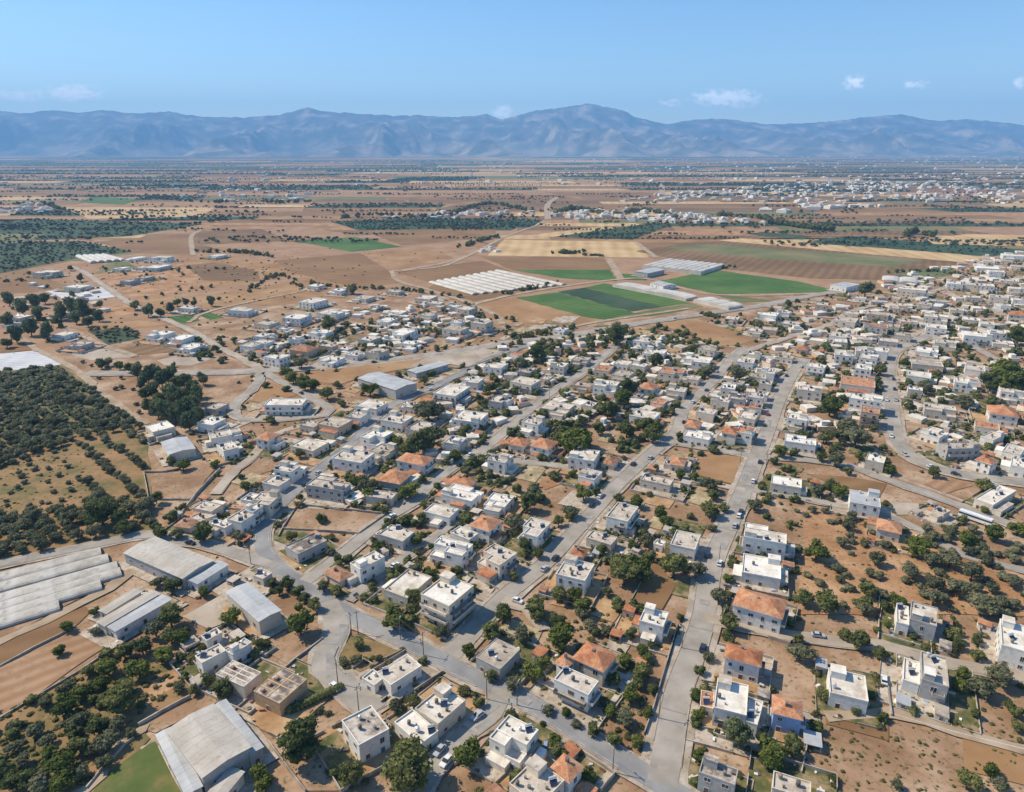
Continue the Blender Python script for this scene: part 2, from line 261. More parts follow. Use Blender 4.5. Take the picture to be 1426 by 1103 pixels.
# near fields traced from the photograph (order = layer)
NEAR = [
 ('land', 'tan', 'P', [(0, 1500), (-900, 1500), (-900, 470), (0, 380), (200, 352), (560, 345), (905, 350), (1400, 350), (2200, 420), (2200, 1500)]),
 ('land', 'lot', 'P', [(-300, 1350), (-300, 560), (0, 510), (200, 470), (420, 395), (640, 405), (760, 440), (1030, 420), (1180, 392), (1426, 350), (1900, 380), (1900, 1350)]),
 ('field', 'ochre', 'P', [(260, 360), (383, 363), (400, 378), (502, 402), (440, 410), (330, 425), (230, 440), (150, 390), (200, 370)]),
 ('field', 'earth', 'T4', [(500, 165), (760, 130), (1000, 110), (1100, 180), (1010, 270), (720, 290)]),
 ('field', 'plough2', 'T4', [(1010, 120), (1180, 100), (1420, 150), (1418, 205), (1120, 200)]),
 ('field', 'tan', 'T4', [(900, 275), (1418, 205), (1418, 240), (1000, 300)]),
 ('field', 'earth', 'T4', [(540, 345), (690, 325), (760, 385), (560, 398)]),
 ('field', 'wgreen', 'T4', [(600, 100), (690, 95), (760, 130), (520, 165)]),
 ('field', 'plough', 'T4', [(0, 130), (130, 120), (190, 170), (0, 185)]),
 ('field', 'ochre', 'T4', [(1000, 305), (1418, 255), (1418, 330), (1240, 345), (1100, 330)]),
 ('field', 'plough', 'T5', [(130, 90), (600, 50), (760, 150), (820, 215), (600, 245), (200, 150)]),
 ('field', 'ochre', 'T5', [(0, 255), (230, 235), (400, 270), (260, 330), (0, 335)]),
 ('field', 'tan', 'T5', [(0, 215), (200, 178), (260, 200), (0, 245)]),
 ('field', 'ochre', 'P', [(504, 352), (588, 347), (638, 359), (554, 376)]),
 ('field', 'tan', 'P', [(588, 347), (640, 344), (660, 352), (640, 362), (612, 352)]),
 ('field', 'plough', 'P', [(551, 379), (672, 363), (712, 378), (605, 396)]),
 ('field', 'plough', 'P', [(605, 396), (690, 377), (800, 398), (660, 420), (595, 402)]),
 ('field', 'straw', 'P', [(702, 334), (887, 337), (904, 359), (679, 356)]),
 ('field', 'plough', 'P', [(669, 357), (840, 359), (854, 376), (712, 376)]),
 ('field', 'green', 'P', [(713, 376), (850, 376), (860, 392), (784, 388)]),
 ('field', 'green', 'P', [(863, 381), (912, 384), (900, 391), (868, 390)]),
 ('field', 'ochre', 'P', [(655, 420), (715, 416), (842, 446), (790, 455), (700, 450), (672, 440)]),
 ('field', 'green', 'T6', [(70, 295), (300, 265), (730, 380), (560, 415), (480, 408)]),
 ('field', 'dgreen', 'T6', [(300, 262), (450, 240), (880, 345), (700, 372)]),
 ('field', 'green', 'T6', [(450, 240), (560, 215), (1030, 325), (880, 345)]),
 ('field', 'wgreen', 'T6', [(730, 378), (1030, 325), (1105, 345), (900, 385), (600, 416)]),
 ('field', 'plough2', 'P', [(885, 350), (960, 338), (1040, 334), (1360, 362), (1290, 392), (1130, 388), (1000, 374)]),
 ('field', 'wgreen', 'P', [(925, 346), (985, 340), (1290, 362), (1240, 372), (1060, 360)]),
 ('field', 'wgreen', 'P', [(1240, 378), (1320, 374), (1340, 380), (1280, 392)]),
 ('field', 'straw', 'P', [(1000, 335), (1030, 332), (1380, 357), (1345, 366)]),
 ('field', 'dgreen', 'P', [(1124, 336), (1182, 329), (1440, 349), (1377, 358)]),
 ('field', 'orchard', 'P', [(1037, 326), (1062, 323), (1130, 329), (1118, 334)]),
 ('field', 'straw', 'P', [(1290, 334), (1346, 326), (1440, 328), (1440, 344), (1300, 340)]),
 ('field', 'green', 'P', [(914, 392), (994, 376), (1110, 392), (1172, 407), (1000, 410)]),
 ('field', 'wgreen', 'P', [(994, 410), (1040, 414), (1080, 420), (1030, 422)]),
 ('field', 'green', 'P', [(417, 337), (495, 330), (560, 344), (490, 351)]),
 ('field', 'plough', 'P', [(131, 337), (263, 326), (266, 356), (188, 352)]),
 ('field', 'plough2', 'P', [(273, 322), (364, 319), (404, 336), (279, 341)]),
 ('field', 'tan', 'P', [(364, 319), (410, 315), (500, 328), (404, 336)]),
 ('field', 'tan', 'P', [(279, 341), (404, 336), (480, 350), (360, 361)]),
 ('field', 'plough', 'P', [(508, 322), (580, 316), (690, 320), (690, 330), (560, 342)]),
 ('field', 'dgreen', 'P', [(460, 309), (560, 305), (756, 306), (740, 317), (500, 321)]),
 ('field', 'orchard', 'P', [(0, 309), (44, 305), (286, 312), (182, 329), (0, 337), (-120, 338), (-120, 310)]),
 ('field', 'orchard', 'P', [(44, 337), (111, 336), (185, 351), (111, 359), (40, 373), (0, 381), (-150, 400), (-150, 346)]),
 ('field', 'wgreen', 'P', [(0, 326), (64, 326), (47, 334), (0, 339)]),
 ('field', 'straw', 'P', [(88, 289), (300, 289), (280, 302), (124, 305)]),
 ('field', 'green', 'P', [(110, 282), (128, 274), (198, 277), (172, 285)]),
 ('field', 'straw', 'P', [(720, 330), (840, 315), (860, 318), (800, 330)]),
 ('field', 'orchard', 'P', [(770, 330), (900, 312), (935, 314), (880, 334)]),
 ('field', 'tan', 'T4', [(400, 460), (760, 395), (930, 440), (480, 470)]),
 ('field', 'ochre', 'T4', [(400, 460), (760, 420), (930, 440), (800, 460), (500, 480)]),
 ('field', 'orchard', 'T4', [(480, 480), (700, 460), (770, 520), (590, 555)]),
 ('field', 'plough2', 'T4', [(650, 570), (850, 545), (1000, 590), (760, 610)]),
 ('field', 'gravel', 'T4', [(350, 600), (640, 570), (760, 620), (500, 640)]),
 ('field', 'gravel', 'T4', [(860, 640), (1060, 590), (1200, 620), (1050, 670), (900, 665)]),
 ('field', 'green', 'T4', [(920, 400), (1060, 385), (1100, 420), (1000, 440)]),
 ('field', 'green', 'T4', [(1080, 385), (1150, 375), (1230, 405), (1160, 420)]),
 ('field', 'lot', 'T4', [(1010, 440), (1240, 405), (1330, 440), (1160, 480), (1090, 470)]),
 ('field', 'plough', 'T4', [(0, 185), (180, 170), (380, 230), (150, 270), (0, 270)]),
 ('field', 'sheet', 'T4', [(250, 260), (560, 235), (640, 290), (400, 320)]),
 ('field', 'plough', 'T4', [(0, 545), (130, 535), (200, 580), (0, 605)]),
 ('field', 'sheet', 'T4', [(-60, 608), (195, 587), (350, 660), (20, 715), (-60, 720)]),
 ('orchard_floor', 'ofloor', 'P', [(-80, 525), (85, 510), (205, 592), (215, 745), (140, 757), (0, 785), (-80, 800)]),
 ('orchard_floor', 'ogreen', 'P', [(-80, 525), (85, 510), (200, 590), (130, 600), (60, 625), (-80, 650)]),
 ('field', 'lot', 'T4', [(1060, 740), (1418, 725), (1290, 880), (1150, 870)]),
 ('field', 'ochre', 'T5', [(290, 705), (780, 640), (1000, 610), (840, 690), (590, 740), (500, 775), (370, 770)]),
 ('field', 'gravel', 'T5', [(780, 640), (1260, 575), (1426, 590), (1190, 685), (1090, 660), (850, 690)]),
 ('field', 'ochre', 'T5', [(0, 860), (90, 750), (250, 830), (90, 880)]),
 ('field', 'ochre', 'T6', [(850, 440), (1060, 410), (1230, 470), (1426, 530), (1300, 560), (1180, 570), (1000, 500)]),
 ('field', 'ochre', 'T6', [(430, 520), (560, 500), (640, 540), (580, 590), (480, 560)]),
 ('field', 'lot', 'C1', [(810, 240), (1190, 215), (1060, 380), (890, 390)]),
 ('field', 'lot', 'C2', [(0, 135), (250, 150), (150, 210), (0, 260)]),
 ('field', 'lot', 'C2', [(185, 545), (250, 425), (735, 470), (590, 570)]),
 ('field', 'earth', 'C3', [(200, 290), (290, 210), (390, 220), (370, 280), (230, 330)]),
 ('field', 'ochre', 'C3', [(1070, 250), (1110, 130), (1380, 150), (1320, 315)]),
 ('field', 'plough', 'C4', [(240, 235), (520, 260), (680, 290), (640, 370), (480, 330)]),
 ('field', 'tan', 'C4', [(880, 290), (1000, 250), (1150, 300), (1000, 345)]),
 ('field', 'gravel', 'C4', [(660, 390), (900, 400), (860, 460), (680, 460)]),
 ('field', 'lot', 'C4', [(610, 760), (780, 745), (900, 860), (700, 900)]),
 ('field', 'plough', 'C3', [(700, 960), (830, 700), (960, 860), (880, 1000)]),
 ('field', 'ochre', 'C8', [(1090, 730), (1426, 810), (1500, 830), (1500, 1000), (1100, 900)]),
 ('field', 'plough', 'C8', [(350, 570), (690, 610), (690, 740), (350, 650)]),
 ('field', 'earth', 'C4', [(240, 440), (620, 480), (760, 560), (1426, 790), (1500, 1013), (190, 1000)]),
 ('field', 'tan', 'C5', [(-60, 370), (0, 350), (430, 150), (620, 210), (0, 630), (-60, 660)]),
 ('field', 'plough', 'C5', [(-60, 250), (470, 10), (500, 40), (430, 110), (0, 335), (-60, 350)]),
 ('field', 'ofloor', 'C5', [(-60, 670), (600, 270), (1060, 370), (1050, 510), (760, 670), (830, 740), (500, 1100), (-60, 1150)]),
 ('field', 'earth', 'C5', [(780, 420), (1050, 330), (1000, 430), (860, 520), (770, 600)]),
 ('field', 'lawn', 'C5', [(480, 1100), (560, 960), (830, 760), (880, 740), (1060, 1100)]),
 ('field', 'lot', 'C5', [(760, 680), (1160, 480), (1200, 540), (860, 710)]),
 ('field', 'lot', 'P', [(0, 800), (60, 780), (160, 757), (210, 752), (180, 800), (120, 830), (0, 895)]),
 ('field', 'gravel', 'C1', [(1010, 1030), (1240, 900), (1330, 1030), (1150, 1100)]),
 ('field', 'lot', 'C6', [(240, 860), (400, 830), (520, 1030), (300, 1030)]),
 ('field', 'lot', 'C6', [(60, 250), (240, 200), (330, 260), (200, 330)]),
 ('field', 'gardeny', 'C6', [(460, 330), (500, 200), (640, 160), (830, 260), (690, 350), (600, 390)]),
]
FIELD['gardeny'] = M_gardeny
FIELD['ogreen'] = mat('green_orchard_grass', [(.085, .10, .035), (.14, .14, .055), (.27, .18, .085)], scale=.08, kind='world', detail=8)  # greener grass of the dense upper orchard
FIELD['dry'] = mat('straw_dry_grass', [(.27, .20, .105), (.40, .31, .18), (.52, .43, .28)], scale=.12, kind='world', detail=9, fine=(.7, (.15, .13, .05), .53, .68), bump=.4)
for i, (nm, k, c, pts) in enumerate(NEAR):
    sheet(nm, poly(c, *pts), FIELD[k], .2+.003*i)
ZY = .2+.003*len(NEAR)+.07          # yards start here
ZR = ZY+.13                          # roads

# ------------------------------------------------------------------ roads
ROADS = [  # words for labels, crop-free pixel polyline, width, surface, pavement width
 ('the main road', [(1040, 1170), (930, 1100), (840, 1045), (755, 992), (700, 962), (640, 935), (560, 893), (500, 865), (455, 840), (420, 818), (385, 790), (368, 768), (366, 745), (375, 722), (395, 700), (440, 660), (492, 617), (538, 571), (604, 540), (680, 502), (712, 490), (745, 475)], 7.5, 'd', 1.6),
 ('the valley road', [(120, 521), (270, 520), (350, 518), (440, 513), (502, 507), (600, 495), (712, 478), (784, 469), (842, 459), (903, 449), (1012, 433), (1062, 426), (1120, 414), (1190, 403)], 9.5, 'a', 3),
 ('the walled lot street', [(425, 812), (455, 790), (491, 762), (537, 724), (577, 701), (592, 683), (630, 653), (666, 633), (700, 605), (733, 576), (768, 548), (819, 515), (857, 482)], 7, 'a', 2.0),
 ('the short back street', [(484, 838), (520, 810), (552, 787), (602, 754), (635, 726)], 5, 'a', 1.0),
 ('the middle street', [(628, 915), (655, 885), (690, 845), (715, 822), (758, 787), (801, 741), (851, 686), (874, 663), (910, 630), (942, 602), (954, 568), (992, 533), (1017, 502), (1040, 485)], 8, 'a', 2.4),
 ('the wide street', [(922, 1095), (942, 974), (963, 914), (980, 858), (990, 792), (1016, 729), (1036, 683), (1053, 638), (1065, 610), (1083, 561), (1101, 525), (1119, 500)], 9, 'a', 2.8),
 ('the winding street', [(1300, 466), (1250, 488), (1238, 515), (1242, 571), (1247, 608), (1258, 628), (1281, 644), (1337, 662), (1440, 675)], 9, 'a', 2.5),
 ('the country lane', [(1060, 638), (1120, 642), (1183, 651), (1219, 664), (1286, 687), (1368, 718), (1440, 745)], 6, 'a', 1.0),
 ('the villa lane', [(1036, 683), (1075, 688), (1137, 700), (1219, 716), (1255, 728), (1291, 746), (1342, 775), (1440, 800)], 5, 'a', .8),
 ('the lower dusty lane', [(980, 862), (1060, 879), (1098, 887), (1163, 896), (1227, 901), (1291, 919), (1368, 935), (1440, 948)], 6, 'p', .8),
 ('the cross lane', [(700, 641), (733, 645), (798, 653), (870, 665)], 5, 'a', 1.2),
 ('the upper cross lane', [(905, 612), (935, 618), (978, 625), (1055, 637)], 5.5, 'a', 1.2),
 ('the footway', [(935, 666), (952, 668), (1036, 684)], 4, 'p', .5),
 ('the orchard road', [(-60, 803), (0, 788), (76, 772), (141, 759), (214, 746), (252, 754), (303, 764), (341, 777), (385, 792)], 6.5, 'a', 1.5),
 ('the hedge road', [(455, 840), (466, 862), (468, 885), (455, 912), (452, 930), (472, 950), (500, 975), (520, 995)], 9, 'a', 1.2),
 ('the white car street', [(700, 962), (686, 995), (653, 1020), (615, 1060), (585, 1100), (570, 1125)], 7, 'a', 1.5),
 ('the hamlet road', [(100, 372), (119, 381), (178, 421), (216, 439), (267, 462), (305, 485), (330, 497), (365, 517)], 6, 'p', 1.5),
 ('the loop road', [(365, 519), (355, 540), (332, 560), (325, 575), (340, 585), (380, 586), (430, 582), (460, 572), (401, 538), (368, 520)], 6, 'a', 1.5),
 ('the uphill lane', [(1345, 478), (1388, 502), (1430, 520)], 6, 'a', 1.5),
 ('the far street', [(1040, 490), (1100, 470), (1150, 455), (1200, 430), (1260, 420), (1320, 400)], 6, 'p', 1.5),
 ('the upper street', [(1200, 500), (1236, 482), (1320, 452), (1440, 440)], 6, 'p', 1.5),
 ('the hall lane', [(538, 571), (600, 600), (640, 622), (666, 633)], 5, 'p', 1),
 ('the block side road', [(700, 838), (735, 850), (757, 880)], 5, 'p', .5),
 ('the left yard', [(300, 690), (330, 655), (350, 640), (372, 615), (400, 600), (440, 590)], 6, 'p', .5),
]
TRACKS = [([(283, 320), (267, 329), (269, 356)], 8), ([(760, 310), (706, 329), (645, 359), (560, 378)], 7), ([(763, 306), (763, 285), (776, 275)], 16), ([(921, 272), (923, 252)], 22),
 ([(847, 360), (865, 389)], 9), ([(886, 338), (914, 359)], 8), ([(53, 488), (104, 515), (152, 556), (203, 592)], 5), ([(-20, 905), (60, 868), (112, 842), (150, 822), (185, 795)], 4),
 ([(655, 425), (720, 410), (800, 397), (880, 388), (914, 391)], 7), ([(700, 452), (690, 440), (660, 425), (600, 405), (555, 392), (545, 378)], 6), ([(914, 391), (1000, 411), (1180, 408)], 6),
 ([(1060, 425), (1120, 440), (1200, 445)], 5), ([(790, 457), (850, 446), (960, 430)], 5), ([(545, 378), (612, 372), (650, 358)], 6), ([(262, 450), (300, 432), (440, 402)], 5),
 ([(25, 470), (35, 475), (53, 490)], 5), ([(30, 1130), (122, 1103), (150, 1060), (185, 1025), (210, 1015)], 3), ([(90, 455), (140, 480), (190, 497)], 5), ([(1150, 1000), (1240, 995), (1330, 1020), (1440, 1050)], 4)]
def smooth(P, step=6.):
    P = [np.array(p, float) for p in P]; out = []
    Q = [2*P[0]-P[1]]+P+[2*P[-1]-P[-2]]
    for i in range(1, len(Q)-2):
        a, b, c, d = Q[i-1:i+3]; n = max(2, min(40, int(np.linalg.norm(c-b)/step)))
        for k in range(n):
            t = k/n; out.append(.5*((2*b)+(-a+c)*t+(2*a-5*b+4*c-d)*t*t+(-a+3*b-3*c+d)*t**3))
    out.append(P[-1]); return np.array(out)
def offs(C, o):
    T = np.gradient(C, axis=0); T /= np.linalg.norm(T, axis=1)[:, None]+1e-9
    return C+np.stack([-T[:, 1], T[:, 0]], 1)*o
def strip(C, a, b, z, mb, m=0, jit=0.):
    A, B = offs(C, a), offs(C, b)
    if jit: A = A+rng.normal(size=A.shape)*jit; B = B+rng.normal(size=B.shape)*jit
    n = len(mb.v); k = len(C)
    mb.v += [(x, y, z) for x, y in A]+[(x, y, z) for x, y in B]
    for i in range(k-1): mb.f.append((n+i, n+i+1, n+k+i+1, n+k+i)[::-1]); mb.m.append(m)
RPTS = []; RCL = []
kerbs = MB()
for i, (nm, P, wd, sf, pv) in enumerate(ROADS):
    wd *= .84; pv *= .8; ROADS[i] = (nm, P, wd, sf, pv)
    C = smooth([px(*p) for p in P]); RCL.append(C)
    for q in C: RPTS.append((q[0], q[1], wd/2+pv, i))
    o = MB(); strip(C, -wd/2-pv, wd/2+pv, ZR+.003*i, o, jit=.35); tag(o.build('pavement', M_pave), kind='structure')
    o = MB(); strip(C, -wd/2, wd/2, ZR+.1+.004*i, o, jit=0 if i in (0, 2, 4, 5, 6, 15) else .2); tag(o.build('road', {'a': M_asph, 'd': M_asphd, 'p': FIELD['gravel']}[sf]), kind='structure')
for i, (P, wd) in enumerate(TRACKS):
    C = smooth([px(*p) for p in P])
    for q in C: RPTS.append((q[0], q[1], wd/2, -1))
    o = MB(); strip(C, -wd/2, wd/2, ZR-.06+.003*i, o, jit=.4); tag(o.build('path', M_dirt), kind='structure')
RPTS = np.array(RPTS)
def road_gap(x, y, skip=None):
    d = np.hypot(RPTS[:, 0]-x, RPTS[:, 1]-y)-RPTS[:, 2]
    if skip is not None: d = d[RPTS[:, 3] != skip]
    return d.min()
# kerbs and edge lines along the main streets, broken at junctions
for i in (0, 2, 4, 5, 6, 15):
    C, wd = RCL[i], ROADS[i][2]
    for sgn in (-1, 1):
        K0, K1 = offs(C, sgn*wd/2), offs(C, sgn*(wd/2+.3))
        L0, L1 = offs(C, sgn*(wd/2-.5)), offs(C, sgn*(wd/2-.68))
        for j in range(len(C)-1):
            if road_gap(*K1[j], skip=i) < .6 or road_gap(*K1[j+1], skip=i) < .6: continue
            q = [K0[j], K0[j+1], K1[j+1], K1[j]]
            if sgn < 0: q = q[::-1]
            kerbs.prism([tuple(p) for p in q][::-1], ZR, ZR+.24, 0)
            if i == 0: kerbs.face([(*L0[j], ZR+.208), (*L0[j+1], ZR+.208), (*L1[j+1], ZR+.208), (*L1[j], ZR+.208)][::sgn], 1)
pm_ = MB()
M_patch = mat('road_repair', [(.25, .235, .215), (.30, .28, .25), (.36, .33, .29)], scale=.3, kind='world')
for i in (0, 0, 0, 2, 4, 4, 5, 5, 5, 6, 13, 15, 1, 14):
    C, wd = RCL[i], ROADS[i][2]
    for _ in range(5):
        j = random.randrange(2, len(C)-3); T = C[j+1]-C[j]; T = T/np.linalg.norm(T); N_ = np.array([-T[1], T[0]]); c0 = C[j]+N_*random.uniform(-.32, .32)*wd; L, W_ = random.uniform(1, 5), random.uniform(.5, 1.6)
        if random.random() < .3: L, W_ = random.uniform(.3, .5), wd*.45; c0 = C[j]
        if road_gap(*c0, skip=i) < 1: continue
        q = [c0+T*L*a+N_*W_*b for a, b in ((-1, -1), (1, -1.05), (1.05, 1), (-.95, 1))]; pm_.face([(*p, ZR+.213+.0001*len(pm_.f)) for p in q])
tag(pm_.build('road_patch', M_patch), kind='structure')
tag(kerbs.build('kerb', [M_pave, M_mark]), kind='structure')

# ------------------------------------------------------------------ mountains
SKY = [(-500, 165), (-250, 158), (0, 153), (40, 158), (85, 153), (120, 157), (150, 153), (200, 158), (240, 155), (290, 163), (345, 163), (385, 161), (410, 156), (432, 149), (450, 154), (470, 156), (530, 160), (590, 161), (640, 163), (676, 159), (700, 166), (722, 160), (745, 154), (780, 150), (814, 144), (850, 150), (866, 154), (880, 162), (925, 173), (960, 167), (1000, 165), (1030, 168), (1060, 173), (1110, 172), (1160, 168), (1200, 163), (1235, 160), (1247, 159), (1290, 168), (1345, 166), (1400, 172), (1426, 174), (1700, 165), (2000, 170)]
def mountains():
    from mathutils import noise
    nx, ny = 900, 130; D0, D1, DR = 13500., 22700., 19500.
    sx = [q[0] for q in SKY]; sy = [q[1] for q in SKY]; V = []
    def ridged(x, y, z, oct_=6):
        v, amp, fr, w_ = 0, 1., 1., 1.; tot = 0
        for _ in range(oct_):
            n_ = 1-abs(noise.noise(Vector((x*fr, y*fr, z+fr)))*1.6); n_ = max(0, n_)**2*w_; v += n_*amp; tot += amp; w_ = min(1, max(0, n_*1.6)); amp *= .52; fr *= 2.07
        return v/tot
    for j in range(ny):
        t = j/(ny-1); D = D0+(D1-D0)*t; d = (D-D0)/(DR-D0)
        for i in range(nx):
            p = -640+2720*i/(nx-1); X = (p-PW/2)/FPX*D*CP
            ty = np.interp(p, sx, sy)+1.5*noise.noise(Vector((p/16., 0, 0)))+1.1*noise.noise(Vector((p/6., 3, 0)))+.6*noise.noise(Vector((p/2.5, 7, 0)))
            dyy = -(ty-PH/2)/FPX; el = (-SP+dyy*CP)/(CP+dyy*SP); ridge = CAMH+el*DR
            rg = ridged(X/2100+D/9000, D/4300, .7)
            if d <= 1:
                e = min(1, d*1.25)
                base = ridge*(.07*d+.93*d**2.1)                      # long foot, steep head
                spur = ridge*1.15*(rg-.38)*math.sin(PI*min(1, d*1.02))**1.2*.72
                h = base+spur*(1-d**7)
                h = min(h, (CAMH+el*D)*1.0-25*(1-d)) if d > .55 else h
            else: h = ridge*(1-.9*min(1, (d-1)*2.2))
            V.append((X, D, max(h, -20)-25*(1-min(1, d*8))))
    F = []
    for j in range(ny-1):
        a = j*nx+np.arange(nx-1); F.append(np.stack([a, a+1, a+nx+1], 1)); F.append(np.stack([a, a+nx+1, a+nx], 1))
    mm = mat('mountain_scrub', [(.03, .035, .022), (.12, .10, .068), (.42, .32, .22)], scale=.0024, kind='world', detail=10, lo=.38, hi=.66)
    n_, l_ = mm.node_tree.nodes, mm.node_tree.links; bs = n_['Principled BSDF']; src = bs.inputs['Base Color'].links[0].from_socket      # dry farmland on the long foot of the range
    ge = n_.new('ShaderNodeNewGeometry'); sx_ = n_.new('ShaderNodeSeparateXYZ'); l_.new(ge.outputs['Position'], sx_.inputs[0]); m1 = n_.new('ShaderNodeMapRange'); m1.inputs['From Min'].default_value = 330; m1.inputs['From Max'].default_value = 90; m1.inputs['To Max'].default_value = .55; l_.new(sx_.outputs['Z'], m1.inputs['Value'])
    nn = n_.new('ShaderNodeTexNoise'); nn.inputs['Scale'].default_value = .0013; nn.inputs['Detail'].default_value = 5; l_.new(ge.outputs['Position'], nn.inputs['Vector']); rr_ = n_.new('ShaderNodeValToRGB'); rr_.color_ramp.elements[0].position = .42; rr_.color_ramp.elements[0].color = (.10, .11, .06, 1); rr_.color_ramp.elements[1].position = .56; rr_.color_ramp.elements[1].color = (.50, .37, .25, 1); l_.new(nn.outputs['Fac'], rr_.inputs['Fac'])
    mx_ = n_.new('ShaderNodeMix'); mx_.data_type = 'RGBA'; l_.new(m1.outputs['Result'], mx_.inputs['Factor']); l_.new(src, mx_.inputs['A']); l_.new(rr_.outputs['Color'], mx_.inputs['B']); l_.new(mx_.outputs['Result'], bs.inputs['Base Color'])
    me = npmesh('mountains', np.array(V), np.concatenate(F), [mm])
    tag(link('mountains', me), kind='structure')
mountains()

# ------------------------------------------------------------------ words for labels
ORD = ['first', 'second', 'third', 'fourth', 'fifth', 'sixth', 'seventh', 'eighth', 'ninth', 'tenth', 'eleventh', 'twelfth', 'thirteenth', 'fourteenth', 'fifteenth', 'sixteenth', 'seventeenth', 'eighteenth', 'nineteenth', 'twentieth',
       'twenty-first', 'twenty-second', 'twenty-third', 'twenty-fourth', 'twenty-fifth', 'twenty-sixth', 'twenty-seventh', 'twenty-eighth', 'twenty-ninth', 'thirtieth']
def ordw(i): return ORD[i] if i < len(ORD) else str(i+1)+'th'
def street_of(x, y):
    d = np.hypot(RPTS[:, 0]-x, RPTS[:, 1]-y); ok = RPTS[:, 3] >= 0
    k = np.where(ok, d, 1e9).argmin(); i = int(RPTS[k, 3]); C = RCL[i]
    j = int(np.hypot(C[:, 0]-x, C[:, 1]-y).argmin()); T = C[min(j+1, len(C)-1)]-C[max(j-1, 0)]
    side = T[0]*(y-C[j][1])-T[1]*(x-C[j][0]) > 0
    ln = float(np.linalg.norm(np.diff(C[:j+1], axis=0), axis=1).sum()) if j else 0
    return i, ('sunny' if side else 'shaded'), ln+.001*x
def rel_word(x, y, hx, hy):
    dx, dy = x-hx, y-hy; rr = math.hypot(hx, hy); fx, fy = hx/rr, hy/rr
    f = dx*fx+dy*fy; s = dx*fy-dy*fx
    if abs(f) > abs(s): return 'behind' if f > 0 else 'in front of'
    return 'on the shaded side of' if s > 0 else 'on the sunny side of'

# ------------------------------------------------------------------ houses
WIN = MB()
WIN.box(-.5, .5, -.03, .035, .40, .5, 1); WIN.box(-.5, .5, -.03, .06, -.5, -.42, 1); WIN.box(-.5, -.42, -.03, .035, -.42, .40, 1); WIN.box(.42, .5, -.03, .035, -.42, .40, 1)
WIN.box(-.03, .03, -.03, .028, -.42, .40, 1); WIN.face([(-.42, -.0, -.42), (.42, -.0, -.42), (.42, -.0, .40), (-.42, -.0, .40)][::-1], 0)
# the facade looks along +Y of the window's own frame
WIN_ME = WIN.mesh('window', [M_glass, M_frame])
SHW = MB(); SHW.box(-.5, .5, -.03, .05, -.5, .5, 0); SHW.box(-.56, .56, -.03, .09, -.56, -.5, 1)
SHUT_ME = SHW.mesh('shuttered_window', [M_shut, M_frame])
DR = MB(); DR.box(-.5, .5, -.03, .03, 0, 1, 0); DR.box(-.62, -.5, -.03, .05, 0, 1.05, 1); DR.box(.5, .62, -.03, .05, 0, 1.05, 1); DR.box(-.5, .5, -.03, .05, 1, 1.05, 1)
DOOR_ME = DR.mesh('door', [M_shut, M_frame])
TK = MB(); TK.cyl((0, 0), .62, .45, 1.7, 10, 0); TK.cyl((0, 0), .62, 1.7, 1.9, 10, 0, r2=.2)
for a in (-.4, .4):
    for b in (-.4, .4): TK.box(a-.05, a+.05, b-.05, b+.05, 0, .45, 1)
TANKD_ME = TK.mesh('water_tank', [M_tankd, M_steel]); TANKW_ME = TK.mesh('water_tank', [M_steel, M_steel])
SO = MB()
SO.face([(-1.1, -1.0, .25), (1.1, -1.0, .25), (1.1, .5, 1.25), (-1.1, .5, 1.25)], 0); SO.face([(-1.1, .5, 1.2), (1.1, .5, 1.2), (1.1, -1.0, .2), (-1.1, -1.0, .2)], 1)
for sx in (-1, 1): SO.box(sx*1.0-.05, sx*1.0+.05, .4, .5, 0, 1.5, 1); SO.box(sx*1.0-.05, sx*1.0+.05, -.98, -.9, 0, .25, 1)
SO.cyl((0, .75, 1.65), .36, -1.1, 1.1, 10, 1, axis='x')
SOLAR_ME = SO.mesh('solar_water_heater', [M_panel, M_steel])
VT = MB(); VT.box(-.35, .35, -.35, .35, 0, .9, 0); VT.box(-.45, .45, -.45, .45, .9, 1.02, 0)
VENT_ME = VT.mesh('chimney', [M_tankd])

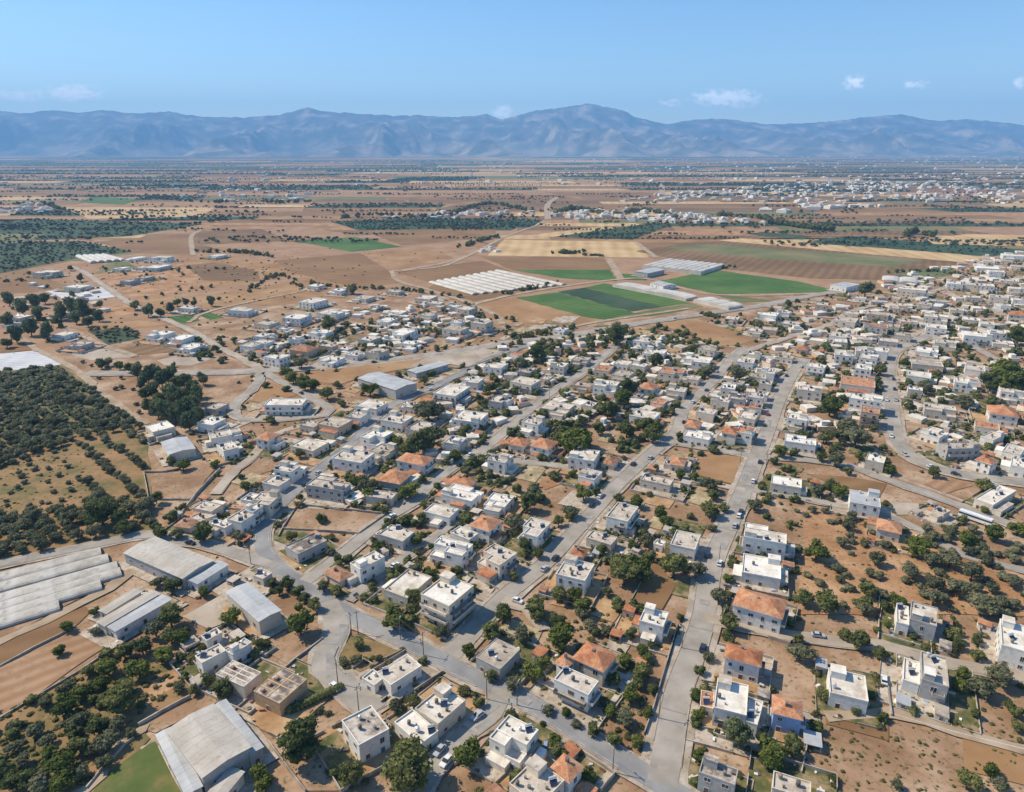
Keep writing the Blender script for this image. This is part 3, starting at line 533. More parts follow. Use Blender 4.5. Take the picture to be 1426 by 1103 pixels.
HOUSES = []      # dict per built house, for the yards, trees and labels
def corners(c, L, F, Rr, h):
    l, f, r = (np.array(px(*cz(c, *q), h)) for q in (L, F, Rr))
    u = r-f; v = l-f; wu, wv = np.linalg.norm(u), np.linalg.norm(v)
    a1 = math.atan2(u[1], u[0]); a2 = math.atan2(v[1], v[0])-PI/2
    dd = (a2-a1+PI) % (2*PI)-PI; ang = a1+dd*wv/(wu+wv)
    U = np.array([math.cos(ang), math.sin(ang)]); V_ = np.array([-U[1], U[0]])
    wu = max(3.5, abs(u@U)); wv = max(3.5, abs(v@V_))
    ctr = (l+r)/2
    return ctr[0], ctr[1], wu, wv, ang
def sub_roof(mb, x0, x1, y0, y1, h, kind, mw, mr, par=.55):
    """a roof over a rectangle: flat with parapet, hipped, gabled sheet"""
    if kind == 'flat':
        t = .22; e = .06
        mb.box(x0-e, x1+e, y0-e, y1+e, h-.02, h+.10, mr)
        for a in ((x0-e, x1+e, y0-e, y0-e+t), (x0-e, x1+e, y1+e-t, y1+e), (x0-e, x0-e+t, y0-e+t, y1+e-t), (x1+e-t, x1+e, y0-e+t, y1+e-t)):
            mb.box(*a, h+.10, h+par, mw, bottom=False)
    elif kind == 'hip':
        e = .5; x0, x1, y0, y1 = x0-e, x1+e, y0-e, y1+e; W, D = x1-x0, y1-y0; k = min(W, D)/2; r = h+k*.46
        if W >= D: A, B = (x0+k, (y0+y1)/2, r), (x1-k+.01, (y0+y1)/2, r)
        else: A, B = ((x0+x1)/2, y0+k, r), ((x0+x1)/2, y1-k+.01, r)
        p = [(x0, y0, h), (x1, y0, h), (x1, y1, h), (x0, y1, h)]
        if W >= D: mb.face([p[0], p[1], B, A], mr); mb.face([p[1], p[2], B], mr); mb.face([p[2], p[3], A, B], mr); mb.face([p[3], p[0], A], mr)
        else: mb.face([p[1], p[2], B, A], mr); mb.face([p[0], p[1], A], mr); mb.face([p[3], p[0], A, B], mr); mb.face([p[2], p[3], B], mr)
        mb.box(x0+.004, x1-.004, y0+.004, y1-.004, h-.22, h-.004, mw)
    elif kind == 'gable':
        e = .35; x0, x1, y0, y1 = x0-e, x1+e, y0-e, y1+e; W, D = x1-x0, y1-y0
        if W >= D:
            ym = (y0+y1)/2; r = h+D*.055
            q = [(x0, y0, h), (x1, y0, h), (x1, ym, r), (x0, ym, r), (x1, y1, h), (x0, y1, h)]
        else:
            xm = (x0+x1)/2; r = h+W*.055
            q = [(x1, y0, h), (x1, y1, h), (xm, y1, r), (xm, y0, r), (x0, y1, h), (x0, y0, h)]
        mb.face([q[0], q[1], q[2], q[3]], mr); mb.face([q[3], q[2], q[4], q[5]], mr)
        for a, b, c_, d in ((q[0], q[1], q[2], q[3]), (q[5], q[4], q[2], q[3])):
            A, B, Cc, Dd = (Vector(v) for v in (a, b, c_, d)); nn = max(3, int((B-A).length/2.4)); up = Vector((0, 0, .04)); wv_ = (B-A).normalized()*.09
            for k_ in range(1, nn):
                p0, p1 = A.lerp(B, k_/nn), Dd.lerp(Cc, k_/nn)
                mb.face([p0-wv_, p0+up, p1+up, p1-wv_], mr); mb.face([p0+up, p0+wv_, p1+wv_, p1+up], mr)
        mb.face([q[1], q[4], q[2]], mw); mb.face([q[5], q[0], q[3]], mw); mb.face([q[0], q[5], q[4], q[1]], mw)
ROOFMAT = {'f': M_roofw, 'd': M_roofc, 's': M_roofs, 'h': M_tile, 'k': M_tileb, 't': M_tile, 'm': M_metal, 'n': M_metalb, 'x': M_metal}
ROOFKIND = {'f': 'flat', 'd': 'flat', 's': 'flat', 'h': 'hip', 'k': 'hip', 't': 'flat', 'm': 'gable', 'n': 'gable', 'x': 'flat'}
def build_house(x, y, wu, wv, ang, st, roof, col, name='house', storey=3.1, hgt=None, feat='', py=700, yard=None):
    h = hgt or st*storey+.35
    s = scale_at(py); r = random.Random(int(x*31+y*17))
    root = bpy.data.objects.new(name, None); COL.objects.link(root); root.location = (x, y, 0); root.rotation_euler = (0, 0, ang)
    X, Y = wu/2, wv/2; wm = wallmat(col); kind = ROOFKIND[roof]; rm = ROOFMAT[roof]
    big = name == 'house' and min(wu, wv) > 9 and s > 1.2 and not feat.count('p')
    top2 = None; blocks = [(-X, X, -Y, Y, h, kind)]
    if name == 'house' and 'b' not in feat and min(wu, wv) > 8.5:
        k = r.random()
        if kind == 'flat' and k < .45:      # an L: one lower wing or a corner terrace
            c = r.choice([0, 1, 2, 3]); fx = r.uniform(.28, .42); fy = r.uniform(.3, .5)
            lowh = h-3.1 if st >= 1.6 else h*.78
            if lowh < 2.6: lowh = 2.7
            sx = 1 if c in (0, 1) else -1; sy = 1 if c in (0, 2) else -1
            xa = X-2*X*fx; ya = Y-2*Y*fy
            # main strip (full depth) + remaining strip + low corner
            m1 = (-X, xa, -Y, Y); m2 = (xa, X, -Y, ya); lo = (xa, X, ya, Y)
            def fl(b):
                a = [b[0]*sx, b[1]*sx]; d = [b[2]*sy, b[3]*sy]; return (min(a), max(a), min(d), max(d))
            blocks = [(*fl(m1), h, kind), (*fl(m2), h-.003, kind), (*fl(lo), lowh, 'flat')]
        elif kind == 'hip' and k < .6:
            f = r.uniform(.25, .36); sy = r.choice([-1, 1]); lowh = max(2.7, h-3.1)
            if wu >= wv: blocks = [((-X, X-2*X*f, -Y, Y) if sy > 0 else (-X+2*X*f, X, -Y, Y))+(h, 'hip'), ((X-2*X*f, X, -Y*.8, Y*.8) if sy > 0 else (-X, -X+2*X*f, -Y*.8, Y*.8))+(lowh, 'flat')]
            else: blocks = [((-X, X, -Y, Y-2*Y*f) if sy > 0 else (-X, X, -Y+2*Y*f, Y))+(h, 'hip'), ((-X*.8, X*.8, Y-2*Y*f, Y) if sy > 0 else (-X*.8, X*.8, -Y, -Y+2*Y*f))+(lowh, 'flat')]
    wb, rb = MB(), MB()
    for b in blocks:
        wb.box(b[0], b[1], b[2], b[3], 0, b[4]-.022, 0, bottom=False)
        sub_roof(rb, *b[:5], b[5], 1, 0 if b[5] != 'flat' or roof not in 'hk' else 2, par=.55 if 'p' not in feat else .25)
    if name == 'house' and (s < 3.4 or 'b' not in feat) and 'p' not in feat:
        for _ in range(r.choice([1, 1, 2, 2])):
            an = MB()
            f = r.choice([0, 1, 2, 3]); q0 = r.uniform(2.4, 4.6); ln = r.uniform(3, .75*(wv if f < 2 else wu)); sh = r.uniform(-.5, .5)*((wv if f < 2 else wu)-ln); ah = r.uniform(2.5, 3.2)
            e = {0: (X+.004, X+q0, sh-ln/2, sh+ln/2), 1: (-X-q0, -X-.004, sh-ln/2, sh+ln/2), 2: (sh-ln/2, sh+ln/2, Y+.004, Y+q0), 3: (sh-ln/2, sh+ln/2, -Y-q0, -Y-.004)}[f]
            if road_gap(x+rot(((e[0]+e[1])/2, (e[2]+e[3])/2), ang)[0], y+rot(((e[0]+e[1])/2, (e[2]+e[3])/2), ang)[1]) < 2: continue
            an.box(*e, 0, ah, 0, bottom=False); an.box(e[0]-.05, e[1]+.05, e[2]-.05, e[3]+.05, ah, ah+.22, r.choice([1, 1, 2, 3]))
            an.build('annex', [wallmat(r.choice([col, 'c', 'b'])), rm, M_tile, M_roofc], root)
    wb.build('wall', wm, root); rf = rb.build('roof', [rm, wm, M_roofw], root)
    if name == 'stone_building':
        q = MB()
        for k_ in range(1, 4): xx = -X+2*X*k_/4; q.box(xx-.2, xx+.2, -Y+.17, Y-.17, h+.101, h+.27, 0, bottom=False)
        for k_ in range(4):
            xx = -X+2*X*(k_+.5)/4; q.box(xx-X/4+.21, xx+X/4-.21, -.2, .2, h+.101, h+.24, 0, bottom=False)
            if r.random() < .6: q.box(xx-.6, xx+.5, Y*.45, Y*.45+.9, h+.101, h+.9, 1, bottom=False)
        q.build('roof_divider', [wm, M_tileb], root)
    # roof furniture
    flats = [b for b in blocks if b[5] == 'flat' and min(b[1]-b[0], b[3]-b[2]) > 3]
    items = []
    if flats and name in ('house', 'apartment_block') and s > 1.1:
        b = max(flats, key=lambda q: (q[1]-q[0])*(q[3]-q[2]))
        if (st >= 1.4 and r.random() < .62) or 'S' in feat:                       # stair house on the roof
            sw, sd_ = min(3.4, (b[1]-b[0])*.35), min(4.2, (b[3]-b[2])*.4)
            cx0 = r.choice([b[0]+.35, b[1]-.35-sw]); cy0 = r.choice([b[2]+.35, b[3]-.35-sd_])
            q = MB(); q.box(cx0, cx0+sw, cy0, cy0+sd_, b[4]+.103, b[4]+2.3, 0, bottom=False); q.box(cx0-.12, cx0+sw+.12, cy0-.12, cy0+sd_+.12, b[4]+2.3, b[4]+2.48, 1)
            q.build('stair_house', [wm, rm], root); items.append((cx0+sw/2, cy0+sd_/2, 2.6))
        def spot(rr):
            for _ in range(12):
                a, c = r.uniform(b[0]+1, b[1]-1), r.uniform(b[2]+1, b[3]-1)
                if all(math.hypot(a-i[0], c-i[1]) > i[2]+rr for i in items): items.append((a, c, rr)); return a, c
        def put(nm, me, rz=0, sc_=1.):
            p = spot(1.0)
            if p:
                o = link(nm, me, root); o.location = (p[0], p[1], b[4]+.104); o.rotation_euler = (0, 0, rz); o.scale = (sc_,)*3
        nt_ = r.choice([1, 1, 2]) if s > 1.6 else 1
        for _ in range(nt_): put('water_tank', r.choice([TANKD_ME, TANKW_ME, TANKD_ME]), 0, r.uniform(.65, .9))
        if r.random() < .6: put('solar_water_heater', SOLAR_ME, -ang+r.choice([0, .3]), .85)
        for _ in range(r.choice([1, 2, 3]) if s > 2 else 1): put('chimney', VENT_ME, r.uniform(0, .3), r.uniform(.45, .9))
    elif kind == 'hip' and s > 2 and name == 'house':
        o = link('chimney', VENT_ME, rf); b = blocks[0]; o.location = ((b[0]+b[1])/2+r.uniform(-1, 1), (b[2]*.45+b[3]*.55), h+1.0); o.scale = (1, 1, 1.4)
    # windows and doors on the faces one can see
    camv = rot((0-x, 0-y), -ang)
    for (nx_, ny_) in ((1, 0), (-1, 0), (0, 1), (0, -1)):
        if (nx_*camv[0]+ny_*camv[1])/math.hypot(*camv) < (-.3 if s > 3 else -.05): continue
        for bi, b in enumerate(blocks):
            x0, x1, y0, y1, bh, bk = b
            # only where this side of the block is an outer face
            lim = (x1 if nx_ > 0 else x0) if nx_ else (y1 if ny_ > 0 else y0)
            if abs(abs(lim)-(X if nx_ else Y)) > .01:
                continue
            Ln = (y1-y0) if nx_ else (x1-x0)
            if Ln < 2.2: continue
            pitch = r.uniform(3.0, 4.2)*(1.0 if s > 1.6 else 1.25)
            if name not in ('house', 'apartment_block'): pitch = r.uniform(5, 6.5)
            n = max(1, int(Ln/pitch)); ns = max(1, int((bh+.4)/storey)) if name in ('house', 'apartment_block') else 1
            for fl in range(ns):
                for k in range(n):
                    if r.random() < .14: continue
                    a = (k+.5)/n*Ln-Ln/2; zc = fl*storey+1.75
                    if name not in ('house', 'apartment_block'): zc = min(h*.6, 2.6)
                    door = fl == 0 and k == n//2 and (s > 2.2)
                    me = DOOR_ME if door else (SHUT_ME if r.random() < .22 else WIN_ME)
                    o = link('door' if door else 'window', me, root)
                    ww = r.choice([1.1, 1.3, 1.8]) if not door else 1.1
                    hh = 1.35 if not door else 2.2
                    if fl > 0 and r.random() < .25 and not door: hh = 2.0; zc -= .3
                    o.scale = (ww, 1, hh)
                    cxm, cym = (x0+x1)/2, (y0+y1)/2
                    if nx_: o.location = (lim+nx_*.031, cym+a, .0 if door else zc); o.rotation_euler = (0, 0, -PI/2 if nx_ > 0 else PI/2)
                    else: o.location = (cxm+a, lim+ny_*.031, .0 if door else zc); o.rotation_euler = (0, 0, 0 if ny_ > 0 else PI)
            # balconies
            if bi == 0 and st >= 1.9 and s > 1.4 and name in ('house', 'apartment_block') and (r.random() < .3 or ('B' in feat and ny_ < 0)):
                for fl in range(1, ns):
                    f0, f1 = r.choice([(.08, .55), (.4, .95), (.05, .95)]); dp = 1.4
                    if 'B' in feat: f0, f1 = .04, .96
                    q = MB(); z = fl*storey+.1
                    a0, a1 = -Ln/2+Ln*f0, -Ln/2+Ln*f1
                    q.box(a0, a1, .06, dp, z, z+.18, 0); q.box(a0, a1, dp-.12, dp, z+.18, z+1.05, 1); q.box(a0, a0+.1, .06, dp-.12, z+.18, z+1.05, 1); q.box(a1-.1, a1, .06, dp-.12, z+.18, z+1.05, 1)
                    o = q.build('balcony', [M_roofc, wm if r.random() < .5 else M_pole0], root)
                    cxm, cym = (x0+x1)/2, (y0+y1)/2
                    if nx_: o.location = (lim, cym, 0); o.rotation_euler = (0, 0, -PI/2 if nx_ > 0 else PI/2)
                    else: o.location = (cxm, lim, 0); o.rotation_euler = (0, 0, 0 if ny_ > 0 else PI)
    # low terrace, awning or car port beside the nearer houses
    H = dict(o=root, x=x, y=y, w=wu, d=wv, a=ang, st=st, roof=roof, col=col, name=name, s=s, h=h, blocks=blocks)
    HOUSES.append(H); return H

def HC(c, L, F, Rr, st, roof, col, name='house', feat='', hgt=None):
    h = hgt or st*3.1+.35
    x, y, wu, wv, ang = corners(c, L, F, Rr, h)
    q = cz(c, *F); return build_house(x, y, wu, wv, ang, st, roof, col, name, feat=feat, hgt=hgt, py=q[1])
def HP(c, X, Y, wp, st, roof, col, ang=62):
    h = st*3.1+.35; q = cz(c, X, Y); s = scale_at(q[1]); x, y = px(*q, h)
    r = random.Random(int(X*7+Y*13)); wd = wp/CROP[c][2]/s
    W_ = max(6.5, min(26, wd/1.30)); k = r.uniform(.85, 1.18)
    return build_house(x, y, W_*k, W_/k, R(ang+r.uniform(-5, 5)), st, roof, col, py=q[1])
WH = 'warehouse'
HC('C2', (930, 905), (1090, 970), (1230, 860), 3, 'f', 'c', name='apartment_block', feat='B')
for a in [
 ('C2', (725, 880), (860, 925), (1000, 810), 1.2, 'f', 'b'), ('C2', (545, 735), (600, 770), (735, 700), 2, 'f', 'w'), ('C2', (395, 780), (490, 825), (560, 790), 1, 'k', 'c', 'house', 'b'),
 ('C2', (700, 575), (835, 615), (905, 560), 1.3, 'd', 'g'), ('C2', (975, 650), (1160, 690), (1230, 630), 2, 'f', 'w', 'house', 'B'), ('C2', (1085, 565), (1200, 600), (1265, 570), 1.2, 'f', 'w'),
 ('C2', (1205, 520), (1310, 550), (1385, 495), 2, 'h', 'w', 'house', 'b'), ('C2', (945, 450), (1090, 480), (1150, 435), 1.3, 'f', 'w'), ('C2', (1030, 355), (1210, 385), (1300, 330), 1.4, 'f', 'w'),
 ('C2', (1070, 290), (1200, 310), (1250, 270), 1.2, 'h', 'c'), ('C2', (1290, 400), (1400, 430), (1440, 370), 1.2, 'f', 'w'), ('C2', (625, 365), (770, 380), (810, 345), 1.2, 'd', 'b'),
 ('C2', (312, 300), (505, 340), (560, 280), 2, 'd', 'g', 'house', 'B'), ('C2', (465, 150), (610, 190), (660, 130), 2, 'd', 'w', 'house', 'b'), ('C2', (800, 160), (950, 190), (1005, 150), 2, 'h', 'w', 'house', 'b'),
 ('C2', (705, 270), (820, 295), (880, 235), 1.5, 'h', 'e', 'house', 'b'), ('C2', (665, 110), (740, 140), (795, 95), 1.4, 'd', 'c'), ('C2', (1050, 70), (1140, 95), (1195, 60), 1.2, 'd', 'b'),
 ('C2', (605, 35), (700, 60), (780, 10), 2, 'f', 'w'), ('C2', (30, 40), (130, 60), (185, 25), 2, 'h', 'w'), ('C2', (225, 85), (340, 120), (415, 70), 1.2, 'f', 'c'),
 ('C2', (130, 215), (220, 235), (285, 185), 2, 'f', 'w'), ('C2', (60, 290), (150, 310), (215, 270), 1.2, 'f', 'w'), ('C2', (0, 400), (100, 420), (155, 355), 2, 'd', 'c'),
 ('C2', (-30, 440), (10, 455), (60, 420), 2, 'f', 'w'), ('C2', (195, 640), (255, 690), (410, 610), 1.3, 's', 'g', 'house', 'b'), ('C2', (15, 800), (65, 825), (110, 790), 1, 'd', 'c', 'house', 'b'),
 ('C2', (1250, 690), (1370, 750), (1460, 680), 2, 'd', 'c', 'house', 'B'), ('C2', (1310, 160), (1400, 185), (1440, 140), 2, 'f', 'w'),
 ('T4', (795, 1000), (840, 1035), (960, 1005), 1.6, 'f', 'c', 'house', 'b'), ('C1', (1190, 80), (1235, 115), (1320, 95), 1.6, 'f', 'w', 'house', 'b'), ('T4', (1140, 1040), (1160, 1070), (1330, 1040), 1.5, 'f', 'w'),
 ('C1', (1060, 430), (1165, 450), (1230, 410), 1.2, 'f', 'c'), ('C1', (1250, 490), (1330, 510), (1430, 450), 1.7, 'f', 'w', 'house', 'b'), ('C1', (1160, 510), (1240, 545), (1270, 520), 1.2, 'f', 'w', 'house', 'b'),
 ('C1', (1040, 480), (1110, 500), (1170, 480), 1, 'd', 'c', 'house', 'b'), ('C1', (975, 520), (1050, 540), (1090, 495), 1, 'k', 'c', 'house', 'b'), ('C1', (1340, 380), (1400, 400), (1440, 360), 1.2, 'f', 'w'),
 ('C5', (1065, 285), (1120, 315), (1260, 255), 1.5, 'd', 'w', 'house', 'b'), ('C5', (1258, 255), (1280, 285), (1375, 210), 1.5, 'f', 'w', 'house', 'b'), ('C5', (1110, 175), (1140, 200), (1225, 155), 1, 'f', 'w', 'house', 'b'),
 ('C6', (0, 478), (155, 535), (318, 408), 1.5, 's', 'o', 'stone_building', 'bp'), ('C5', (1190, 382), (1345, 452), (1440, 372), 1.5, 's', 'c', 'stone_building', 'bp'),
 ('C6', (485, 640), (600, 765), (775, 690), 2, 's', 'w', 'house', 'b'), ('C6', (690, 375), (770, 440), (940, 335), 1.3, 'd', 'w', 'house', 'bp'), ('C6', (615, 405), (680, 450), (735, 400), 1, 'f', 'w', 'house', 'b'),
 ('C6', (890, 575), (1030, 650), (1195, 530), 1.6, 'f', 'b', 'house', 'bS'), ('C6', (790, 650), (930, 775), (1030, 700), 1.2, 'f', 'w', 'house', 'b'),
 ('P', (674, 1030), (722, 1045), (757, 1017), 2, 'f', 'w', 'house', 'B'), ('P', (704, 1093), (750, 1120), (791, 1088), 2, 'd', 'c', 'house', 'b'), ('C7', (265, 900), (365, 965), (440, 890), 2, 'h', 'w', 'house', 'b'),
 ('P', (662, 916), (696, 932), (725, 905), 1.4, 'd', 'g', 'house', 'bp'), ('C7', (385, 290), (550, 355), (635, 270), 2, 'h', 'b', 'house', 'b'), ('C7', (305, 318), (340, 335), (392, 290), 1.8, 'h', 'w', 'house', 'b'),
 ('C7', (278, 415), (470, 495), (535, 425), 2, 'd', 'w', 'house', 'bB'), ('C7', (748, 90), (880, 120), (920, 45), 2, 'f', 'w', 'house', 'B'),
 ('C7', (1218, 285), (1410, 325), (1440, 255), 2.2, 'h', 'w', 'house', 'bB'), ('P', (993, 987), (1038, 997), (1043, 956), 2, 'f', 'w', 'house', 'b'), ('C7', (1345, 640), (1400, 670), (1420, 540), 1.4, 'f', 'w', 'house', 'b'),
 ('C7', (1090, 560), (1150, 565), (1165, 480), 1, 't', 'c', 'house', 'bp'), ('C7', (1070, 930), (1270, 985), (1310, 910), 1.8, 's', 'g', 'house', 'bS'),
 ('P', (1033, 749), (1092, 757), (1098, 738), 2.5, 'f', 'w', 'house', 'B'), ('P', (1029, 799), (1083, 805), (1091, 780), 1.4, 'f', 'w'), ('P', (1019, 842), (1086, 858), (1098, 836), 2.2, 'h', 'w', 'house', 'bB'),
 ('C8', (60, 585), (210, 610), (222, 520), 2, 'h', 'u', 'house', 'b'), ('P', (1155, 966), (1208, 978), (1205, 943), 1.5, 'f', 'w', 'house', 'b'), ('P', (1281, 948), (1318, 956), (1320, 918), 2, 'f', 'g', 'house', 'b'),
 ('P', (1256, 948), (1279, 954), (1282, 924), 1.2, 'f', 'w', 'house', 'b'), ('P', (1266, 863), (1303, 873), (1306, 848), 2, 'f', 'g', 'house', 'b'), ('P', (1247, 868), (1264, 871), (1266, 846), 1.4, 'f', 'w', 'house', 'b'),
 ('P', (1390, 900), (1432, 908), (1437, 874), 2.2, 'f', 'w', 'house', 'B'), ('P', (1072, 1100), (1125, 1112), (1132, 1090), 1.2, 'd', 'c', 'house', 'b'),
 ('C3', (80, 560), (190, 590), (265, 510), 2, 'd', 'w', 'house', 'B'), ('C3', (405, 255), (500, 270), (560, 230), 1.4, 'd', 'w'), ('C3', (360, 150), (500, 170), (540, 115), 2, 'f', 'w', 'house', 'b'),
 ('C3', (545, 175), (610, 190), (650, 150), 1, 'k', 'c', 'house', 'b'), ('C3', (150, 80), (250, 100), (310, 60), 2, 'h', 'w', 'house', 'b'), ('C3', (30, 70), (110, 85), (155, 50), 1.5, 'h', 'c', 'house', 'b'),
 ('C3', (870, 180), (985, 185), (1030, 150), 1.2, 'h', 'c'), ('C3', (738, 275), (910, 295), (965, 270), 1.2, 'd', 'b', 'house', 'b'), ('C3', (545, 480), (675, 490), (775, 420), 2, 'd', 'w', 'house', 'b'),
 ('C3', (445, 595), (590, 625), (650, 590), 1.2, 'd', 'b', 'house', 'b'), ('C3', (290, 795), (450, 830), (510, 740), 2, 'd', 'w', 'house', 'bS'), ('C3', (370, 680), (440, 690), (470, 660), 1, 'h', 'c', 'house', 'b'),
 ('C3', (925, 630), (1060, 660), (1090, 580), 1.6, 'd', 'w', 'house', 'b'), ('C3', (985, 30), (1130, 50), (1175, 15), 1.4, 'f', 'w'), ('C3', (840, 625), (875, 640), (890, 615), 1, 'f', 'w', 'house', 'b'),
 ('C4', (120, 60), (290, 80), (305, 40), 1.5, 'f', 'w'), ('C4', (565, 160), (665, 180), (678, 145), 1.6, 'f', 'b', 'house', 'b'), ('C4', (45, 290), (210, 310), (228, 265), 1.4, 'f', 'c'),
 ('C4', (470, 390), (635, 410), (652, 345), 1.8, 'x', 'w', 'house', 'bp'), ('C4', (620, 530), (745, 550), (768, 500), 1.5, 'h', 'c', 'house', 'b'), ('C4', (915, 430), (985, 450), (1040, 440), 1, 'd', 'c', 'house', 'b'),
 ('C4', (965, 70), (1010, 105), (1180, 95), 2, 'd', 'g', 'house', 'b'), ('C4', (1165, 155), (1245, 180), (1285, 160), 2, 'h', 'w', 'house', 'b'), ('C4', (1140, 370), (1250, 400), (1400, 330), 1.3, 'f', 'c', 'house', ''),
 ('C4', (805, 10), (940, 20), (1080, 10), 1.4, 'f', 'w'), ('C4', (1165, 30), (1250, 45), (1345, 30), 1.4, 'f', 'w'), ('C4', (1300, 110), (1400, 130), (1440, 95), 1.4, 'f', 'w'), ('C4', (1340, 190), (1420, 200), (1450, 160), 1.6, 'f', 'w')]:
    HC(a[0], a[1], a[2], a[3], a[4], a[5], a[6], *(a[7:]))
# sheds and warehouses
for a in [('C1', (665, 675), (1010, 803), (1195, 712), 1.4, 'n', 'g', 'FB', 5.2), ('C1', (1030, 818), (1090, 842), (1255, 738), 1.2, 'm', 'w', '', 4.0),
          ('P', (314, 825), (361, 864), (392, 850), 1.6, 'm', 'b', '', 6.0), ('P', (235, 1017), (281, 1084), (346, 1040), 2, 'n', 'g', '', 6.6), ('P', (218, 1022), (263, 1103), (281, 1096), 2, 'm', 'g', 'LT', 4.8), ('P', (349, 1047), (370, 1040), (312, 978), 2, 'm', 'g', 'LT', 4.9), ('P', (289, 1104), (310, 1109), (340, 1075), 2, 'n', 'c', 'LT', 4.2),
          ('C1', (885, 62), (935, 128), (1080, 97), 1.5, 'm', 'c', '', 5.0), ('P', (147, 871), (161, 878), (238, 835), 1.2, 'm', 'w', '', 4.0), ('P', (134, 866), (146, 871), (222, 827), 1.2, 'n', 'c', '', 4.4),
          ('P', (138, 850), (148, 854), (196, 824), 1, 'n', 'g', '', 3.2), ('T5', (592, 735), (790, 803), (898, 762), 2, 'm', 'g', '', 7.0), ('T5', (845, 692), (905, 705), (1090, 658), 1.4, 'm', 'g', '', 4.5),
          ('P', (1160, 397), (1180, 401), (1194, 396), 2, 'x', 'w', '', 6.0), ('T6', (835, 215), (880, 235), (925, 220), 1.5, 'm', 'w', '', 5.0), ('T6', (750, 150), (800, 165), (860, 140), 1.5, 'm', 'g', '', 6.0)]:
    if a[6] == 'FB':      # four bays side by side under slightly separated roofs
        L, F, Rr = (np.array(q, float) for q in a[1:4])
        for k in range(4):
            f0, f1 = [(0, .24), (.25, .48), (.49, .69), (.70, 1)][k]
            HC(a[0], tuple(L+(F-L)*f0), tuple(L+(F-L)*f1), tuple(Rr+(F-L)*(f1-1)), 1.4, 'n', 'c', 'warehouse', 'bp', 5.0+.35*(k % 2))
    else: HC(a[0], a[1], a[2], a[3], a[4], a[5], a[6], 'lean_to' if a[7] == 'LT' else 'long_shed' if a[8] < 4.6 else 'warehouse', 'bp', a[8])
# the houses farther up the village: roof centre, width in the enlarged crop, storeys, roof, colour
def many(c, txt, ang=62):
    for t in txt.split(';'):
        q = t.split(); HP(c, float(q[0]), float(q[1]), float(q[2]), float(q[3]), q[4][0], q[4][1], ang)
many('T7', '820 240 140 2.6 fc;875 260 80 2 dg;1050 210 105 2 fw;1130 217 90 2 dc;1212 222 100 2 fw;1370 60 120 2 fw;1225 128 120 1.3 fw;1275 148 90 2 fw;1235 92 80 1.3 dc;1340 197 90 1.3 dc;1290 285 110 2 dc;1395 378 110 2 hc;1150 287 90 1.3 fc;960 307 90 1.3 dg;890 325 80 1.3 dc;780 332 100 1.3 fc;640 312 90 1 dg;540 292 70 1 fw;330 325 90 2 dt;45 380 110 1.6 fw;120 370 70 1.6 fw;165 430 110 1.3 dg;45 460 100 1.3 dt;460 410 140 2 dc;490 375 80 1.2 fc;630 377 120 2 dt;620 442 125 2 tc;720 445 80 1 dc;950 390 120 2 fc;950 447 125 2 fw;1140 407 100 1.2 fc;1225 430 90 1.6 fw;1170 490 150 2.4 fw;1280 478 100 2 fw;1310 535 120 1.3 fc;1000 532 120 1.6 dc;770 492 95 1.6 db;420 492 120 1.6 fw;430 525 90 1.2 fc;690 522 110 1.3 dg;560 512 90 1.3 dc;450 592 130 2 fw;560 575 110 2 fw;650 575 100 2 fw;585 610 120 2 fw;555 668 110 2 fw;900 577 140 1.6 fw;895 640 185 1.6 dc;855 708 140 1.6 fw;835 785 80 1.6 fc;1110 745 130 2 fw;1160 672 130 1.6 fw;1360 795 130 2 fw;300 662 95 2 fw;265 782 140 2 fc;200 940 115 2 fw;240 565 100 1.3 hc;130 612 90 1.2 dc;525 748 200 1.7 tc;570 832 165 2.8 fw;592 900 120 3 tt;970 890 170 1.6 db;1310 905 165 2 hw;1225 985 130 1.3 tc;40 690 100 2 fw;25 752 80 1.6 dc;10 812 70 1.3 fw;1230 525 80 1 fw;1060 355 90 1.3 dc;1180 345 80 1.3 fc;700 395 60 1 dc;1310 330 80 1.3 fw;1400 300 80 2 fw;1330 90 60 1.3 dc;1395 120 80 1.6 dc;1300 205 60 1.3 dt;800 420 90 1.2 fc;720 345 70 1 dc;1390 240 90 2 fc')
many('T6', '770 527 110 2 fw;835 592 140 2 fw;660 652 100 1.2 fw;750 662 90 1.6 fc;555 682 110 1.2 tc;660 712 120 1.3 dc;310 662 100 2 fc;430 632 110 1.3 db;130 692 110 1.2 dg;125 752 150 2 dc;1130 572 110 2 dc;1070 632 160 2 fw;930 697 150 2 tc;1030 732 110 1.3 fc;955 797 110 1.6 dc;820 782 130 2 hc;570 767 140 2.4 fw;440 772 100 1.2 dt;1330 642 100 1.6 fw;1380 602 80 1.6 fc;1390 722 90 1.2 dc;1240 782 100 1.3 fw;1200 852 110 1.6 fc;1290 842 100 2 dg;1390 832 100 2 fw;1390 887 90 1.3 tc;1120 917 110 1.6 dc;1350 942 120 1.3 fc;1045 987 100 1.6 hc;1240 1020 120 2 hc;1335 1022 120 2 tw;860 862 100 1.2 tc;780 935 160 1.6 fw;300 892 180 1.3 dc;170 972 120 2 fw;20 852 80 1.6 fw;320 467 80 1.2 fw;1260 405 100 1.2 dt;1390 472 90 1.2 fc;740 832 70 1 dg;480 880 70 1 fc;240 735 60 1 fc;1290 760 80 1.2 dc;640 860 90 1.2 dc')
